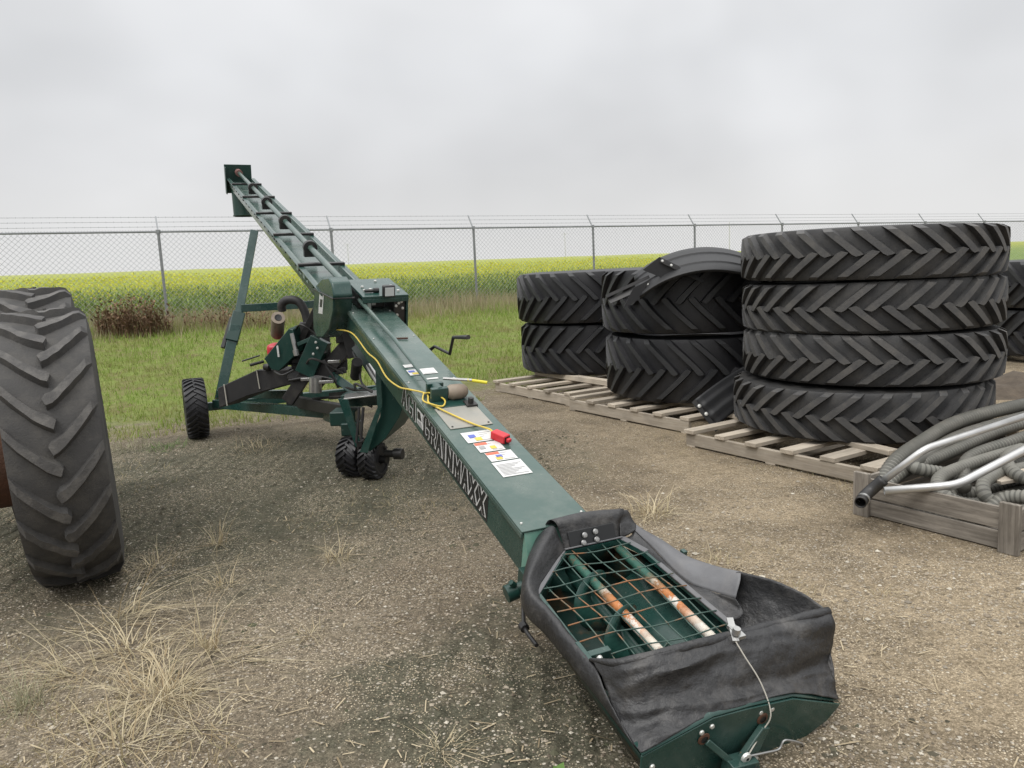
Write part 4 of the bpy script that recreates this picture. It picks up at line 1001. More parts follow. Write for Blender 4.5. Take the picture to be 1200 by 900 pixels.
# engine
mb = MB(); mb.obox((-1.86, 6.98, .86), (.15,.03,0), (-.03,.14,0), (0,0,.15)); 
for k in range(7): mb.obox((-1.86, 6.98, .74+k*.05), (.17,.034,0), (-.034,.16,0), (0,0,.008))
mb.obox((-1.8, 6.9, 1.08), (.09,.02,0), (-.02,.09,0), (0,0,.08)); mb.build('engine_block', M['black'], AU, bevel=.006, fixn=True)
mb = MB(); mb.obox((-2.17, 7.1, .89), (.09,.02,0), (-.02,.12,0), (0,.0,.075)); mb.build('fuel_tank', M['redtank'], AU, bevel=.035, fixn=True)
mb = MB(); mb.tube([(-2.28, 6.98, .81), (-2.38, 6.9, .79)], .014, 8); mb.lathe([(0,.03),(.03,.03),(.034,0),(.03,-.03),(0,-.03)], (-2.24, 6.95, .76), (1,-.4,0), 12); mb.tube([(-2.3,6.95,.87),(-2.45,6.9,.83)], .008, 6); mb.build('starter_handle', M['black'], AU)
mb = MB(); mb.cyl((-2.15, 7.04, 1.055), (-2.05, 6.78, 1.215), .060, 24); mb.build('muffler', M['beige'], AU, fixn=True)
mb = MB(); mb.lathe([(.016, .004), (.03, .006), (.032, 0)], (-2.0495, 6.779, 1.2155), (.15,-.32,.185), 16); mb.lathe([(0, .002), (.02, .002)], (-2.049, 6.778, 1.216), (.15,-.32,.185), 16); mb.build('exhaust_outlet', M['ink'], AU)
mb = MB(); mb.tube(bez([(-2.06, 6.95, 1.27), (-2.05, 6.93, 1.33), (-1.99, 6.92, 1.365), (-1.90, 6.92, 1.345), (-1.85, 6.92, 1.26), (-1.83, 6.92, 1.15)], 8), .038, 12); mb.build('intake_hose', M['greybox'], AU)
mb = MB(); mb.prism([(-2.19, 6.72, .86), (-1.935, 6.68, 1.12), (-1.895, 6.66, 1.11), (-1.875, 6.66, .90), (-2.06, 6.70, .745), (-2.13, 6.71, .76)], (.03, .16, .02)); mb.build('engine_guard', M['dgreen'], AU, bevel=.006, fixn=True)
mb = MB(); mb.obox((-2.045, 6.672, .925), (.008,0,0), (0,.003,0), (-.002,0,.05)); mb.build('guard_mark', M['white'], AU)
mb = MB(); mb.tube([(-1.90, 6.63, 1.08), (-1.875, 6.62, .93)], .018, 8); mb.lathe([(0,.03),(.026,.025),(.026,-.025),(0,-.03)], (-1.873, 6.62, .91), (.03,0,-.2), 10); mb.build('damper', M['steel'], AU)
def strut(a, b, wd, th, mat='black', up=(0,-1,.2), nm='strut'):
    mb = MB(); mb.bar(a, b, wd, th, up); mb.build(nm, M[mat], AU, bevel=.004)
strut((-1.63, 6.68, 1.36), (-1.86, 6.78, 1.0), .06, .05)
strut((-1.37, 6.62, 1.0), (-1.74, 6.62, .62), .13, .06); strut((-1.64, 6.6, 1.02), (-1.80, 6.6, .72), .17, .10, 'dgreen'); strut((-1.74, 6.62, .80), (-1.985, 6.62, .48), .11, .05)
strut((-1.58, 6.62, .70), (-1.21, 6.25, .52), .07, .06, 'green'); strut((-1.85, 6.62, .98), (-1.60, 6.6, 1.07), .035, .03, 'dgreen'); strut((-1.9, 6.7, .66), (-1.45, 6.6, .74), .05, .05)
strut((-1.44, 6.6, 1.3), (-1.36, 6.55, .85), .09, .09); strut((-1.62, 6.7, .5), (-1.2, 6.3, .58), .06, .04); strut((-1.30, 6.4, .95), (-1.08, 6.05, .72), .07, .06, 'dgreen')
mb = MB(); mb.cyl((-1.70, 6.5, .57), (-1.69, 6.5, .70), .055, 16); mb.build('hydraulic_filter', M['steel'], AU, fixn=True)
mb = MB()
for p in [((-1.95,6.6,.67),(-1.7,6.55,.70),(-1.5,6.52,.66)), ((-1.62,6.55,.84),(-1.55,6.5,.72),(-1.5,6.5,.6)), ((-1.75,6.6,.50),(-1.4,6.4,.53),(-1.15,6.1,.49)), ((-1.5,6.5,.62),(-1.3,6.3,.60),(-1.1,6.0,.63)), ((-1.24,5.95,.66),(-1.2,5.8,.72),(-1.07,5.75,.66))]: mb.tube(bez(p, 8), .012, 6)
mb.build('hydraulic_hose', M['black'], AU)
for p_, x_ in (((-1.77, 6.52, .685), .05), ((-1.62, 6.48, .66), .09), ((-1.52, 6.5, .83), .05)):
    mb = MB(); mb.obox(p_, (x_,0,0), (0,.02,0), (0,0,.013)); mb.build('bracket', M['steel'], AU, bevel=.003)
mb = MB()
for p in [(-1.67,6.53,1.0),(-1.66,6.53,.95),(-1.7,6.53,.9)]: mb.lathe([(0,.012),(.01,.01),(.012,0)], p, (0,-1,0), 8)
mb.build('bolt', M['bolt'], AU)
for (p, h_) in (((-1.78, 6.86, 1.05), (.07, .05, .09)), ((-1.66, 6.78, .92), (.05, .06, .12)), ((-1.52, 6.7, .80), (.07, .05, .07)), ((-1.46, 6.62, 1.08), (.05, .06, .10)), ((-1.93, 6.82, .70), (.09, .05, .04))):
    mb = MB(); mb.obox(p, (h_[0], .01, 0), (-.01, h_[1], 0), (0, .01, h_[2])); mb.build('engine_cover', M['black'], AU, bevel=.008)
for pts_ in (((-1.9,6.75,1.1),(-1.8,6.6,1.15),(-1.68,6.6,1.05),(-1.6,6.55,.9)), ((-1.8,6.6,.78),(-1.72,6.5,.86),(-1.6,6.5,.82),(-1.45,6.5,.72)), ((-1.32,6.35,.92),(-1.25,6.2,.8),(-1.22,6.1,.7),(-1.15,5.95,.66)), ((-2.1,6.7,.74),(-2.0,6.6,.72),(-1.9,6.6,.76))):
    mb = MB(); mb.tube(bez(pts_, 8), .010, 6); mb.build('cable', M['black'], AU)
mb = MB(); mb.cyl((-1.30, 6.28, .72), (-1.24, 6.1, .86), .045, 16); mb.build('solenoid', M['greybox'], AU, bevel=.004, fixn=True)
mb = MB(); mb.cyl((-1.15, 6.1, .82), (-1.05, 5.95, .70), .03, 12); mb.build('hydraulic_cylinder', M['steel'], AU, fixn=True)
# mover foot under the housing: folded plate chute, two small wheels, platform
mb = MB(); ex = Vector((.11, .30, .05))
mb.prism([(-.965, 5.55, .86), (-.80, 5.5, .80), (-.79, 5.5, .62), (-.84, 5.5, .50), (-.955, 5.52, .34), (-1.09, 5.55, .235), (-1.10, 5.56, .30), (-.99, 5.55, .50), (-.975, 5.55, .62)], ex); mb.build('mover_leg', M['dgreen'], AU, bevel=.004, fixn=True)
mb = MB(); mb.prism([(-.99, 5.49, .86), (-.955, 5.49, .84), (-.955, 5.49, .60), (-1.09, 5.5, .24), (-1.15, 5.5, .25), (-.995, 5.5, .58)], (.0, .02, 0)); mb.build('leg_flange', M['green'], AU, bevel=.003, fixn=True)
mb = MB(); mb.obox((-1.17, 5.83, .63), (.135,.0,.01), (-.02,.12,0), (0,0,.006)); mb.build('platform', M['steel'], AU, bevel=.003)
mb = MB(); mb.prism([(-1.33, 5.72, .625), (-1.25, 5.70, .62), (-1.17, 5.66, .28), (-1.21, 5.66, .25)], (.0, .015, 0)); mb.prism([(-1.35, 5.9, .62), (-1.05, 5.9, .62), (-1.05, 5.9, .53), (-1.35, 5.9, .53)], (0,.2,0)); mb.build('mover_bracket', M['green'], AU, bevel=.003, fixn=True)
mb = MB(); mb.obox((-1.34, 5.98, .44), (.1,0,0), (0,.12,0), (0,0,.055)); mb.obox((-1.28, 5.9, .36), (.07,0,0), (0,.08,0), (0,0,.05)); mb.build('mover_housing', M['dgreen'], AU, bevel=.008)
mb = MB(); mb.tube([(-1.13, 5.66, .56), (-1.155, 5.6, .33)], .012, 8); mb.tube([(-1.16, 5.66, .56), (-1.19, 5.6, .3)], .01, 8); mb.build('mover_spring', M['black'], AU)
mx = Vector((.96, -.28, 0)).normalized()
c1 = Vector((-1.265, 5.80, .155)); c2 = Vector((-1.09, 5.69, .145))
road_wheel(c1, .31, .17, 18, .018, .03, 'mover_wheel', mx); road_wheel(c2, .29, .15, 18, .018, .03, 'mover_wheel', mx)
mb = MB(); mb.cyl(c1, c2+mx*.12, .03, 12); mb.obox((c1+c2)/2+Vector((0,-.06,.03)), (.02,0,0), (0,.05,0), (0,0,.12)); mb.build('mover_axle', M['black'], AU)
mb = MB(); mb.cyl(c2+mx*.10+Vector((0,0,.05)), c2+mx*.19+Vector((0,0,.05)), .028, 14); mb.cyl(c2+mx*.18+Vector((0,0,.05)), c2+mx*.25+Vector((0,0,.05)), .042, 14); mb.build('drive_motor', M['black'], AU, bevel=.004)

# ------------------------------------------------------------------ hopper (children of the conveyor)
def hb(a, b, c): return w(a, b, c)
L_back, R_back = (-.107, 0.0), (-.108, .246)
outl = [(-.107, -.002), (-.305, -.222), (-.64, -.222), (-.78, -.20), (-.80, .33), (-.74, .33), (-.21, .29), (-.108, .247)]   # grate outline a,b
# pan
mb = MB()
TL = [(-.06, -.09, -.09), (-.30, -.25, -.08), (-.70, -.258, -.075), (-1.0, -.256, -.085)]
TR = [(-.06, .24, -.09), (-.22, .34, -.10), (-.70, .41, -.12), (-1.01, .505, -.165)]
BL = [(-.06, -.08, -.2), (-.30, -.17, -.235), (-.70, -.17, -.25), (-1.0, -.17, -.26)]
BR = [(-.06, .2, -.2), (-.22, .26, -.235), (-.70, .31, -.25), (-1.01, .36, -.265)]
for A_, B_, in ((TL, BL), (BL, BR), (BR, TR)): mb.grid([[hb(*p) for p in A_], [hb(*p) for p in B_]])
mb.poly([hb(*TL[0]), hb(*TR[0]), hb(*BR[0]), hb(*BL[0])]); mb.poly([hb(-.098, -.03, -.05), hb(-.098, .25, -.05), hb(-.075, .25, -.2), hb(-.075, -.09, -.2)]); mb.poly([hb(-.098, -.03, -.06), hb(-.075, -.09, -.2), hb(-.29, -.2, -.22), hb(-.29, -.235, -.075)])
HP = mb.build('hopper_pan', M['pan'], AU, solid=.004, sharp=25)
# end plate
mb = MB(); ep = [(-1.004, -.256, -.084), (-1.006, -.02, -.030), (-1.008, .11, -.040), (-1.010, .29, -.064), (-1.012, .513, -.163), (-1.012, .47, -.215), (-1.01, .36, -.268), (-1.005, -.17, -.268), (-1.004, -.245, -.235)]
mb.prism([hb(*p) for p in ep], -EA*.008); mb.build('end_plate', M['green'], AU, bevel=.002, fixn=True)
mb = MB(); lipp = [(-1.0, -.256, -.079), (-1.0, -.02, -.025), (-1.0, .11, -.035), (-1.0, .29, -.059), (-1.0, .513, -.158)]
mb.grid([[hb(a-.012, b, c) for a, b, c in lipp], [hb(a+.03, b, c+.004) for a, b, c in lipp]]); mb.build('plate_lip', M['green'], AU, solid=.004)
for b, c in ((-.215, -.135), (-.055, -.07), (-.02, -.06), (.165, -.075), (.21, -.078), (.42, -.16)):
    mb = MB(); mb.lathe([(0, .006), (.007, .005), (.009, 0)], hb(-1.013, b, c), -EA, 10); mb.build('plate_bolt', M['bolt'], AU)
mb = MB()
for b, c in ((-.045, -.095), (.175, -.10)): mb.lathe([(.012, .004), (.019, .003), (.021, 0)], hb(-1.017, b, c), -EA, 14)
mb.build('plate_hole', M['rust'], AU)
mb = MB()
for b, c in ((-.045, -.095), (.175, -.10)): mb.lathe([(0, .002), (.012, .002)], hb(-1.017, b, c), -EA, 14)
mb.build('plate_hole', M['ink'], AU)
mb = MB(); mb.prism([hb(-1.017, .165, -.115), hb(-1.017, .195, -.125), hb(-1.03, .155, -.20), hb(-1.04, .085, -.205), hb(-1.04, .075, -.185)], -EA*.02)
mb.prism([hb(-1.03, .03, -.175), hb(-1.03, .13, -.19), hb(-1.03, .15, -.25), hb(-1.03, .03, -.24)], -EA*.05); mb.bar(hb(-1.02, -.035, -.105), hb(-1.05, .05, -.19), .012, .02); mb.build('hitch_gusset', M['green'], AU, bevel=.003, fixn=True)
mb = MB(); mb.obox(hb(-1.10, .09, -.235), EA*.06, EB*.035, EC*.03); mb.build('hitch_tongue', M['black'], AU, bevel=.005)
mb = MB(); mb.lathe([(.006, .01), (.016, .008), (.018, 0)], hb(-1.06, .09, -.175), -EA, 12); mb.lathe([(0, .014), (.009, .012), (.01, 0)], hb(-1.05, .135, -.20), -EA, 8); mb.lathe([(0, .012), (.008, .01), (.009, 0)], hb(-1.05, .06, -.19), -EA, 8); mb.build('hitch_bolt', M['bolt'], AU)
mb = MB(); mb.tube(bez([hb(-1.08, .02, -.25), hb(-1.10, .01, -.215), hb(-1.10, .03, -.205), hb(-1.10, .045, -.225)], 6), .006, 8); mb.build('hitch_ring', M['steel'], AU)
# augers under the grate
def flight(a0, a1, b0, c0, rad, pitch, name, ph=0):
    mb = MB(); n = int(abs(a1-a0)/pitch*24); rows = []
    for i in range(n+1):
        a = a0+(a1-a0)*i/n; t = ph+2*math.pi*abs(a-a0)/pitch; d = EB*math.cos(t)+EC*math.sin(t); c = w(a, b0, c0)
        rows.append([c+d*.02, c+d*rad])
    mb.grid(rows); o = mb.build(name, [M['flight']], AU, solid=.004, sharp=180)
# material: green fading to rust and bare scuffed metal towards the front
def rusty():
    m, t, b = nt('worn_green_rust'); geo = N(t, 'ShaderNodeTexCoord'); o_ = geo.outputs['Object']
    dot = N(t, 'ShaderNodeVectorMath', operation='DOT_PRODUCT'); t.links.new(o_, dot.inputs[0]); dot.inputs[1].default_value = tuple(EA)
    a = math_(t, 'SUBTRACT', dot.outputs['Value'], float((ORI-Vector(AU['_o'])).dot(EA)))
    nz_ = noise_(t, 14, 6, .7, o_); a2 = math_(t, 'ADD', a, math_(t, 'MULTIPLY', math_(t, 'ADD', nz_, -.5), .16))
    c = mixc(t, ramp(t, math_(t, 'ADD', a2, 1.0), .58, .70), (.46,.17,.05), (.03,.11,.08))
    c = mixc(t, ramp(t, math_(t, 'ADD', a2, 1.0), .36, .50, (1,1,1,1), (0,0,0,1)), c, (.58,.54,.46))
    c = mixc(t, math_(t, 'MULTIPLY', ramp(t, noise_(t, 16, 6, .7, o_), .5, .56), ramp(t, math_(t, 'ADD', a2, 1.0), .58, .70, (1,1,1,1), (0,0,0,1))), c, (.62,.59,.53))
    c = mixc(t, math_(t, 'MULTIPLY', ramp(t, noise_(t, 34, 5, .7, o_), .52, .66), .55), c, (.20,.07,.025))
    t.links.new(c, b.inputs['Base Color']); b.inputs['Roughness'].default_value = .6; return m
M['rusty'] = rusty(); M['flight'] = pm('auger_flight_paint', (.012,.05,.04), .35, (.018,.07,.055), 5, .3, .7, (.25,.10,.04), 6, .52, .7, .8)
for p, q_ in (((-.055, .02, -.085), (-.80, .05, -.09)), ((-.09, .243, -.09), (-.84, .265, -.095))):
    mb = MB(); mb.cyl(hb(*p), hb(*q_), .0175, 16); mb.build('grate_rod', M['rusty'], AU)
mb = MB(); n = 84; rows = []
flight(-.04, -.66, .025, -.148, .098, .21, 'auger_flight', 1.2)
mb = MB(); mb.cyl(hb(-.03, .03, -.165), hb(-.98, .03, -.165), .022, 14); mb.build('auger_shaft', M['dgreen'], AU)
mb = MB(); mb.grid([[hb(-.22, .09, -.205), hb(-.98, .09, -.215)], [hb(-.22, .20, -.16), hb(-.98, .25, -.175)], [hb(-.22, .31, -.10), hb(-.98, .45, -.14)]]); mb.build('slide_plate', M['green'], AU, solid=.004)
# wire grate
def inside(a, b):
    n = len(outl); r = False
    for i in range(n):
        a1, b1 = outl[i]; a2, b2 = outl[(i+1) % n]
        if (b1 > b) != (b2 > b) and a < (a2-a1)*(b-b1)/(b2-b1)+a1: r = not r
    return r
def clipseg(p, q_):
    ts = [k/200 for k in range(201) if inside(p[0]+(q_[0]-p[0])*k/200, p[1]+(q_[1]-p[1])*k/200)]
    if not ts: return None
    f = lambda t: (p[0]+(q_[0]-p[0])*t, p[1]+(q_[1]-p[1])*t); return f(min(ts)), f(max(ts))
def wiremat():
    m, t, b = nt('grate_wire'); c = mixc(t, ramp(t, noise_(t, 7, 4, .6), .5, .6), (.045,.085,.07), (.24,.11,.045)); t.links.new(c, b.inputs['Base Color']); b.inputs['Roughness'].default_value = .6; return m
M['gw'] = wiremat()
mb = MB()
sag = lambda a, b: -.046+.014*math.sin(a*13+b*7)*math.sin(b*11)
for k in range(8):
    b0 = -.175+k*.068; sg = clipseg((-.08, b0-.01), (-.85, b0+.045))
    if sg:
        (a0, b0_), (a1, b1_) = sg; mb.tube([hb(a0+(a1-a0)*i/8, b0_+(b1_-b0_)*i/8, sag(a0+(a1-a0)*i/8, b0_)) for i in range(9)], .0026, 6)
for k in range(9):
    a0 = -.14-k*.076; sg = clipseg((a0+.01, -.3), (a0-.02, .4))
    if sg:
        (a_, b0_), (a1, b1_) = sg; mb.tube([hb(a_+(a1-a_)*i/8, b0_+(b1_-b0_)*i/8, sag(a_, b0_+(b1_-b0_)*i/8)+.006) for i in range(9)], .0026, 6)
mb.build('wire_grate', M['gw'], AU, sharp=180)
mb = MB()
for i in range(len(outl)):
    p, q_ = outl[i], outl[(i+1) % len(outl)]
    if i in (3, 4): continue
    mb.bar(hb(p[0], p[1], -.058), hb(q_[0], q_[1], -.058), .012, .02, EC)
mb.build('grate_frame', M['green'], AU)
mb = MB(); mb.bar(hb(-.10, -.01, -.045), hb(-.10, .255, -.045), .028, .006, EC+EA*.6); mb.bar(hb(-.10, .255, -.047), hb(-.215, .30, -.05), .028, .006, EC); mb.bar(hb(-.10, -.01, -.047), hb(-.31, -.232, -.047), .02, .006, EC); mb.bar(hb(-.30, .298, -.05), hb(-.80, .335, -.05), .022, .006, EC)
mb.build('clamp_strip', M['canvas_l'], AU, bevel=.002)
mb = MB(); mb.obox(hb(-.66, -.20, -.04), EA*.012, EB*.05, EC*.016); mb.obox(hb(-.645, -.235, -.04), EA*.045, EB*.008, EC*.018); mb.build('corner_bracket', M['green'], AU, bevel=.002)
mb = MB(); mb.lathe([(0, .012), (.009, .01), (.011, 0)], hb(-.673, -.195, -.04), -EA, 10); mb.build('bolt', M['bolt'], AU)

# canvas skirt: strips given as rows of control points, smoothed and wrinkled
def cloth(rows, name, mat, su=10, sv=6, wr=.004, th=.0025, seed=0):
    g = [bez([hb(*p) for p in r], su) for r in rows]; n = len(g[0]); out = []
    cols = [bez([g[i][j] for i in range(len(g))], sv) for j in range(n)]
    for i in range(len(cols[0])):
        row = []
        for j in range(n):
            p = cols[j][i]; d = p-ORI; la, lb_, lc = d.dot(EA), d.dot(EB), d.dot(EC)
            q1 = Vector((la*5+seed, lb_*4, lc*13+la*9)); q2 = Vector((la*11, lb_*9+seed, lc*22))
            f = (1-2.4*abs(noise.noise(q1)))*1.0+noise.noise(q2)*.7+.35*noise.noise(p*42)
            row.append(p+(EC*.75-EA*.6)*(wr*f)+EB*wr*.5*noise.noise(q2*1.3))
        out.append(row)
    mb = MB(); mb.grid(out); return mb.build(name, mat, AU, solid=th, sharp=60)
# back collar with bolts
cloth([[(-.103, -.005, -.05), (-.102, .12, -.052), (-.103, .25, -.05)], [(-.07, -.012, .0), (-.068, .12, .003), (-.07, .262, -.004)], [(-.045, -.02, .038), (-.04, .12, .042), (-.045, .29, .028)], [(-.0, -.03, .03), (.0, .12, .035), (-.01, .31, .02)], [(.03, -.04, -.04), (.03, .12, -.03), (.02, .33, -.06)]], 'canvas_back', M['canvas'], 6, 5, .003)
mb = MB(); mb.obox(hb(-.090, .122, -.018), EB*.105, (EC+EA*.6).normalized()*.034, (EA-EC*.6).normalized()*.002); mb.build('collar_plate', M['ink'], AU, bevel=.002)
for p in ((.055, .0), (.105, .004), (.045, -.024), (.105, -.022)):
    mb = MB(); mb.lathe([(0, .006), (.009, .005), (.012, 0)], hb(-.093+.0*p[0]+(p[1]+.0)*.62+.0, p[0]+.03, p[1]-.005), -EA+EC*.6, 12); mb.build('skirt_bolt', M['steel'], AU)
# left side: rises from the grate edge, rolls outward and hangs to the pan rail
left = [
 [(-.105, -.0, -.05), (-.20, -.115, -.05), (-.305, -.222, -.048), (-.45, -.225, -.046), (-.58, -.225, -.045), (-.70, -.225, -.042)],
 [(-.075, -.025, .005), (-.185, -.145, -.005), (-.30, -.245, -.025), (-.45, -.242, -.028), (-.58, -.240, -.03), (-.73, -.240, -.02)],
 [(-.045, -.04, .032), (-.17, -.165, .012), (-.295, -.265, -.018), (-.45, -.258, -.03), (-.58, -.255, -.034), (-.78, -.252, -.03)],
 [(.0, -.07, -.03), (-.14, -.185, -.03), (-.29, -.278, -.06), (-.45, -.268, -.06), (-.60, -.265, -.06), (-.86, -.257, -.055)],
 [(.02, -.09, -.10), (-.12, -.185, -.11), (-.29, -.272, -.115), (-.45, -.264, -.105), (-.62, -.261, -.095), (-.98, -.257, -.083)]]
cloth(left, 'canvas_side', M['canvas'], 9, 5, .004, seed=3)
cloth([[(-.103, .248, -.05), (-.098, .29, -.045), (-.09, .327, -.034)], [(-.07, .262, -.004), (-.062, .305, -.008), (-.06, .347, -.027)], [(-.045, .288, .028), (-.02, .335, .008), (-.01, .377, -.07)], [(-.01, .308, .02), (.015, .345, -.02), (.02, .382, -.12)]], 'canvas_fold', M['canvas'], 7, 6, .003, seed=2)
# front flap: rolled top edge, wrinkled face down to the plate
top = [(-.70, -.245, -.01), (-.80, -.205, .052), (-.85, -.06, .092), (-.85, .136, .080), (-.84, .35, .06), (-.845, .585, .052)]
bot = [(-1.0, -.257, -.080), (-1.003, -.19, -.064), (-1.003, -.05, -.030), (-1.004, .11, -.033), (-1.004, .30, -.058), (-1.004, .515, -.158)]
def mixp(p, q_, t, bulge=0): return tuple(p[i]+(q_[i]-p[i])*t for i in range(3))
rows = []
for t, ba, bc in ((0, 0, 0), (.12, -.012, .008), (.35, -.012, .0), (.6, -.002, -.01), (.82, .0, -.004), (1, 0, 0)):
    rows.append([tuple(np.array(mixp(p, q_, t))+np.array((ba+.016*math.sin(j*2.3+t*4)*math.sin(t*3.1), 0, bc+.014*math.sin(j*1.7+t*6)*math.sin(t*3.1)-.012*math.sin(t*3.1)))) for j, (p, q_) in enumerate(zip(top, bot))])
cloth(rows, 'canvas_front', M['canvas'], 14, 10, .0105, seed=8)
roll = bez([hb(a+.004, b, c-.004) for a, b, c in top], 10); k = len(roll)
mb = MB(); mb.tube([p+EC*.004*noise.noise(p*15) for p in roll], [.005+.011*min(1, i/12)*(1+.25*noise.noise(p*12)) for i, p in enumerate(roll)], 12); mb.build('rolled_edge', M['canvas'], AU, sharp=180)
# back of the flap (inner face) hanging to the grate front
cloth([[(a+.01, b, c-.01) for a, b, c in top], [(a+.06, b*.93, c-.09) for a, b, c in top], [(a+.06, b*.8+.02, -.16) for a, b, c in top]], 'canvas_inner', M['canvas'], 8, 5, .004)
# right wall, standing up at the front corner
rw = [
 [(-.845, .585, .052), (-.76, .555, .066), (-.66, .515, .062), (-.57, .47, .045), (-.535, .46, .03), (-.53, .455, -.0)],
 [(-.87, .57, .0), (-.79, .55, .01), (-.68, .51, .0), (-.58, .465, -.01), (-.54, .455, -.02), (-.535, .45, -.04)],
 [(-.93, .545, -.08), (-.85, .525, -.07), (-.72, .47, -.08), (-.60, .43, -.09), (-.55, .42, -.09), (-.54, .42, -.09)],
 [(-1.003, .515, -.158), (-.90, .48, -.15), (-.76, .42, -.135), (-.62, .39, -.12), (-.55, .38, -.115), (-.53, .375, -.115)]]
cloth(rw, 'canvas_corner', M['canvas'], 9, 6, .006, seed=5)
# right side: dark inner lining, then a flap folded outward, sky light put into its grey
cloth([[(-.108, .247, -.05), (-.21, .295, -.055), (-.38, .31, -.058), (-.52, .322, -.06), (-.66, .33, -.06)],
       [(-.10, .30, -.05), (-.21, .335, -.075), (-.38, .35, -.085), (-.52, .375, -.06), (-.66, .40, -.05)],
       [(-.09, .325, -.035), (-.19, .355, -.072), (-.37, .368, -.092), (-.50, .385, -.058), (-.61, .40, -.018)]], 'canvas_lining', M['canvas'], 9, 5, .003)
cloth([[(-.09, .325, -.034), (-.19, .356, -.071), (-.37, .369, -.091), (-.50, .386, -.057), (-.61, .40, -.017)],
       [(-.06, .345, -.028), (-.19, .385, -.05), (-.34, .40, -.06), (-.48, .42, -.03), (-.585, .43, .025)],
       [(-.01, .375, -.07), (-.14, .43, -.075), (-.27, .455, -.072), (-.42, .47, -.025), (-.545, .47, .035)],
       [(.02, .38, -.12), (-.12, .455, -.135), (-.26, .49, -.13), (-.41, .50, -.08), (-.53, .49, -.0)]], 'folded_flap', M['canvas_l'], 9, 5, .002)
mb = MB(); mb.obox(hb(-.20, .50, -.15), EA*.012, EB*.01, EC*.05); mb.obox(hb(-.42, .5, -.10), EA*.05, EB*.006, EC*.04); mb.build('skirt_bracket', M['green'], AU, bevel=.002)
# latch, tie string and bent wire
mb = MB(); mb.obox(hb(-.85, .175, .092), EA*.03, EB*.012, EC*.006); mb.lathe([(.0, .02), (.012, .02), (.014, 0), (.0, 0)], hb(-.86, .165, .095), EC, 10); mb.bar(hb(-.80, .19, .10), hb(-.88, .15, .085), .02, .008); mb.build('latch', M['steel'], AU)
mb = MB(); mb.tube(bez([hb(-.878, .15, .085), hb(-.915, .16, .055), hb(-.975, .185, -.005), hb(-1.03, .19, -.075), hb(-1.035, .165, -.13), hb(-1.06, .10, -.17)], 10), .0021, 6); mb.tube(bez([hb(-.868, .16, .09), hb(-.885, .172, .06), hb(-.89, .166, .04)], 6), .002, 6); mb.build('tie_string', M['string'], AU)
mb = MB(); mb.tube(bez([hb(-1.06, .095, -.175), hb(-1.06, .17, -.19), hb(-1.055, .23, -.205), hb(-1.05, .25, -.185), hb(-1.05, .28, -.195), hb(-1.05, .33, -.225), hb(-1.05, .345, -.24)], 8), .0035, 6); mb.build('bent_wire', M['steel'], AU)
# stub axle on the hopper's left side
mb = MB(); a_ = hb(-.10, -.15, -.17); mb.cyl(a_, hb(-.10, -.225, -.19), .024, 12); mb.cyl(hb(-.10, -.20, -.185), hb(-.10, -.245, -.195), .034, 14); mb.obox(hb(-.09, -.15, -.15), EA*.03, EB*.03, EC*.035); mb.cyl(hb(-.11,-.215,-.155), hb(-.11,-.235,-.135), .012, 8); mb.build('drain_valve', M['dgreen'], AU, bevel=.002)
mb = MB(); mb.tube(bez([hb(-.16, -.2, -.2), hb(-.24, -.235, -.22), hb(-.30, -.255, -.21), hb(-.40, -.265, -.19)], 8), .008, 8); mb.lathe([(0,.015),(.018,.012),(.018,-.012),(0,-.015)], hb(-.27, -.25, -.215), EA, 10); mb.build('valve_hose', M['black'], AU)

# ------------------------------------------------------------------ pendant control with yellow cord (lies on the lid)
pc = empty('pendant_control', tuple(wb(.75, .09, .02)), 'red pendant control box on a yellow cord lying on the green lid', 'remote control')
mb = MB(); X = (EA*-.9+EB*.42).normalized(); Y = EC.cross(X).normalized(); mb.obox(wb(.76, .085, .026), X*.044, Y*.024, EC*.021); mb.build('box', M['red'], pc, bevel=.006)
mb = MB(); mb.obox(wb(.76, .085, .026)+X*.054, X*.010, Y*.012, EC*.009); mb.build('switch_button', M['red'], pc, bevel=.004)
mb = MB(); mb.obox(wb(.76, .085, .026)+X*.0445, X*.001, Y*.018, EC*.015); mb.build('end_cap', M['ink'], pc)
mb = MB()
cord = [w(3.42, -.12, -.26), w(3.2, -.125, -.18), wb(2.85, -.165, -.10), wb(2.45, -.158, -.10), wb(2.2, -.155, -.075), wb(1.95, -.16, -.09), wb(1.66, -.165, -.04), wb(1.48, -.15, .012), wb(1.38, -.09, .02), wb(1.27, -.115, .02), wb(1.22, -.10, .018), wb(1.10, -.05, .017), wb(.95, .02, .017), wb(.86, .07, .022), wb(.80, .065, .026)]
mb.tube(bez(cord, 10), .005, 8); mb.tube(bez([wb(1.40, -.10, .02), wb(1.30, -.135, .02), wb(1.22, -.115, .03), wb(1.20, -.06, .02), wb(1.26, -.03, .03), wb(1.34, -.08, .04), wb(1.38, -.10, .025)], 8), .0045, 8); mb.build('cord', M['yellow'], pc)

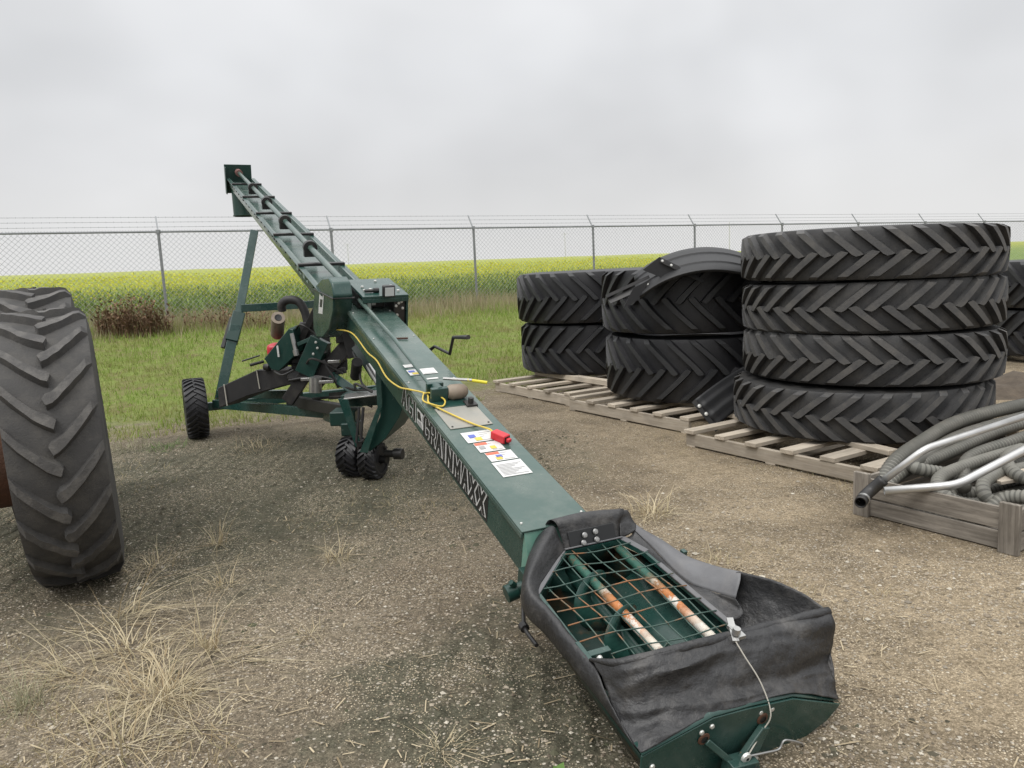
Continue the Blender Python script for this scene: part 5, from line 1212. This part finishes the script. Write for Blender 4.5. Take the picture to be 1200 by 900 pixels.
# ------------------------------------------------------------------ sky, sun, camera
EL, AZ = R(58), R(215)
wd = bpy.data.worlds.new('World'); scn.world = wd; wd.use_nodes = True; t = wd.node_tree
bg = t.nodes['Background']; sky = N(t, 'ShaderNodeTexSky', sky_type='NISHITA'); sky.sun_disc = False; sky.sun_elevation = EL; sky.sun_rotation = AZ; sky.air_density = 1.5; sky.dust_density = 4
g = N(t, 'ShaderNodeTexCoord'); sp_ = N(t, 'ShaderNodeSeparateXYZ'); t.links.new(g.outputs['Generated'], sp_.inputs[0])
z = sp_.outputs[2]
mp = N(t, 'ShaderNodeMapping'); mp.inputs['Scale'].default_value = (1, 1, 1.5); t.links.new(g.outputs['Generated'], mp.inputs[0])
n1 = noise_(t, 2.3, 3, .5, mp.outputs[0], .2); n2 = noise_(t, 3.6, 3, .45, mp.outputs[0], .2)
r = N(t, 'ShaderNodeValToRGB'); e = r.color_ramp.elements
t.links.new(z, r.inputs[0])
stops = [(0.0, (.82,.82,.815)), (.05, (.80,.80,.80)), (.14, (.77,.775,.79)), (.25, (.79,.80,.82)), (.40, (.86,.865,.88)), (.7, (1.85,1.85,1.85)), (1, (2.35,2.35,2.35))]
e[0].position = 0; e[0].color = (*stops[0][1], 1); e[1].position = 1; e[1].color = (*stops[-1][1], 1)
for p, c in stops[1:-1]: x = r.color_ramp.elements.new(p); x.color = (*c, 1)
cl = math_(t, 'ADD', math_(t, 'MULTIPLY', n1, .75), math_(t, 'MULTIPLY', n2, .35))
mr = N(t, 'ShaderNodeMapRange'); t.links.new(cl, mr.inputs[0]); mr.inputs[1].default_value = .33; mr.inputs[2].default_value = .78; mr.inputs[3].default_value = .79; mr.inputs[4].default_value = 1.17
hor = ramp(t, z, .0, .12)
fl = mixc(t, hor, (1,1,1), mr.outputs[0])
cc = N(t, 'ShaderNodeCombineColor')
for i in range(3): t.links.new(mr.outputs[0], cc.inputs[i])
fl = mixc(t, hor, (1,1,1), cc.outputs[0])
col = mixc(t, 1.0, r.outputs[0], fl, 'MULTIPLY')
sk = mixc(t, 1.0, sky.outputs[0], (.1,.1,.1), 'MULTIPLY')
col = mixc(t, .04, col, sk)
t.links.new(col, bg.inputs[0]); bg.inputs[1].default_value = 1.0
sun = bpy.data.lights.new('sun', 'SUN'); sun.energy = 1.5; sun.angle = R(28); sun.color = (1, .97, .93)
so = bpy.data.objects.new('sun', sun); COL.objects.link(so)
dv = Vector((math.sin(AZ)*math.cos(EL), math.cos(AZ)*math.cos(EL), math.sin(EL))); so.rotation_euler = dv.to_track_quat('Z', 'Y').to_euler()

cam = bpy.data.cameras.new('camera'); cam.sensor_width = 36; cam.lens = 890/1200*36; cam.clip_end = 5000; cam.clip_start = .05
co = bpy.data.objects.new('camera', cam); COL.objects.link(co); scn.camera = co
Pt = math.atan((450-322)/890); Rl = math.atan(.045)
fwv = Vector((0, math.cos(Pt), -math.sin(Pt))); u0 = Vector((0, math.sin(Pt), math.cos(Pt))); x0 = Vector((1, 0, 0))
rt = x0*math.cos(Rl)-u0*math.sin(Rl); upv = u0*math.cos(Rl)+x0*math.sin(Rl)
mat = Matrix((rt, upv, -fwv)).transposed().to_4x4(); mat.translation = Vector((0, 0, 1.5)); co.matrix_world = mat
scn.view_settings.view_transform = 'Standard'; scn.view_settings.look = 'None'; scn.view_settings.exposure = 0
for o in bpy.data.objects:
    if '_o' in o: del o['_o']
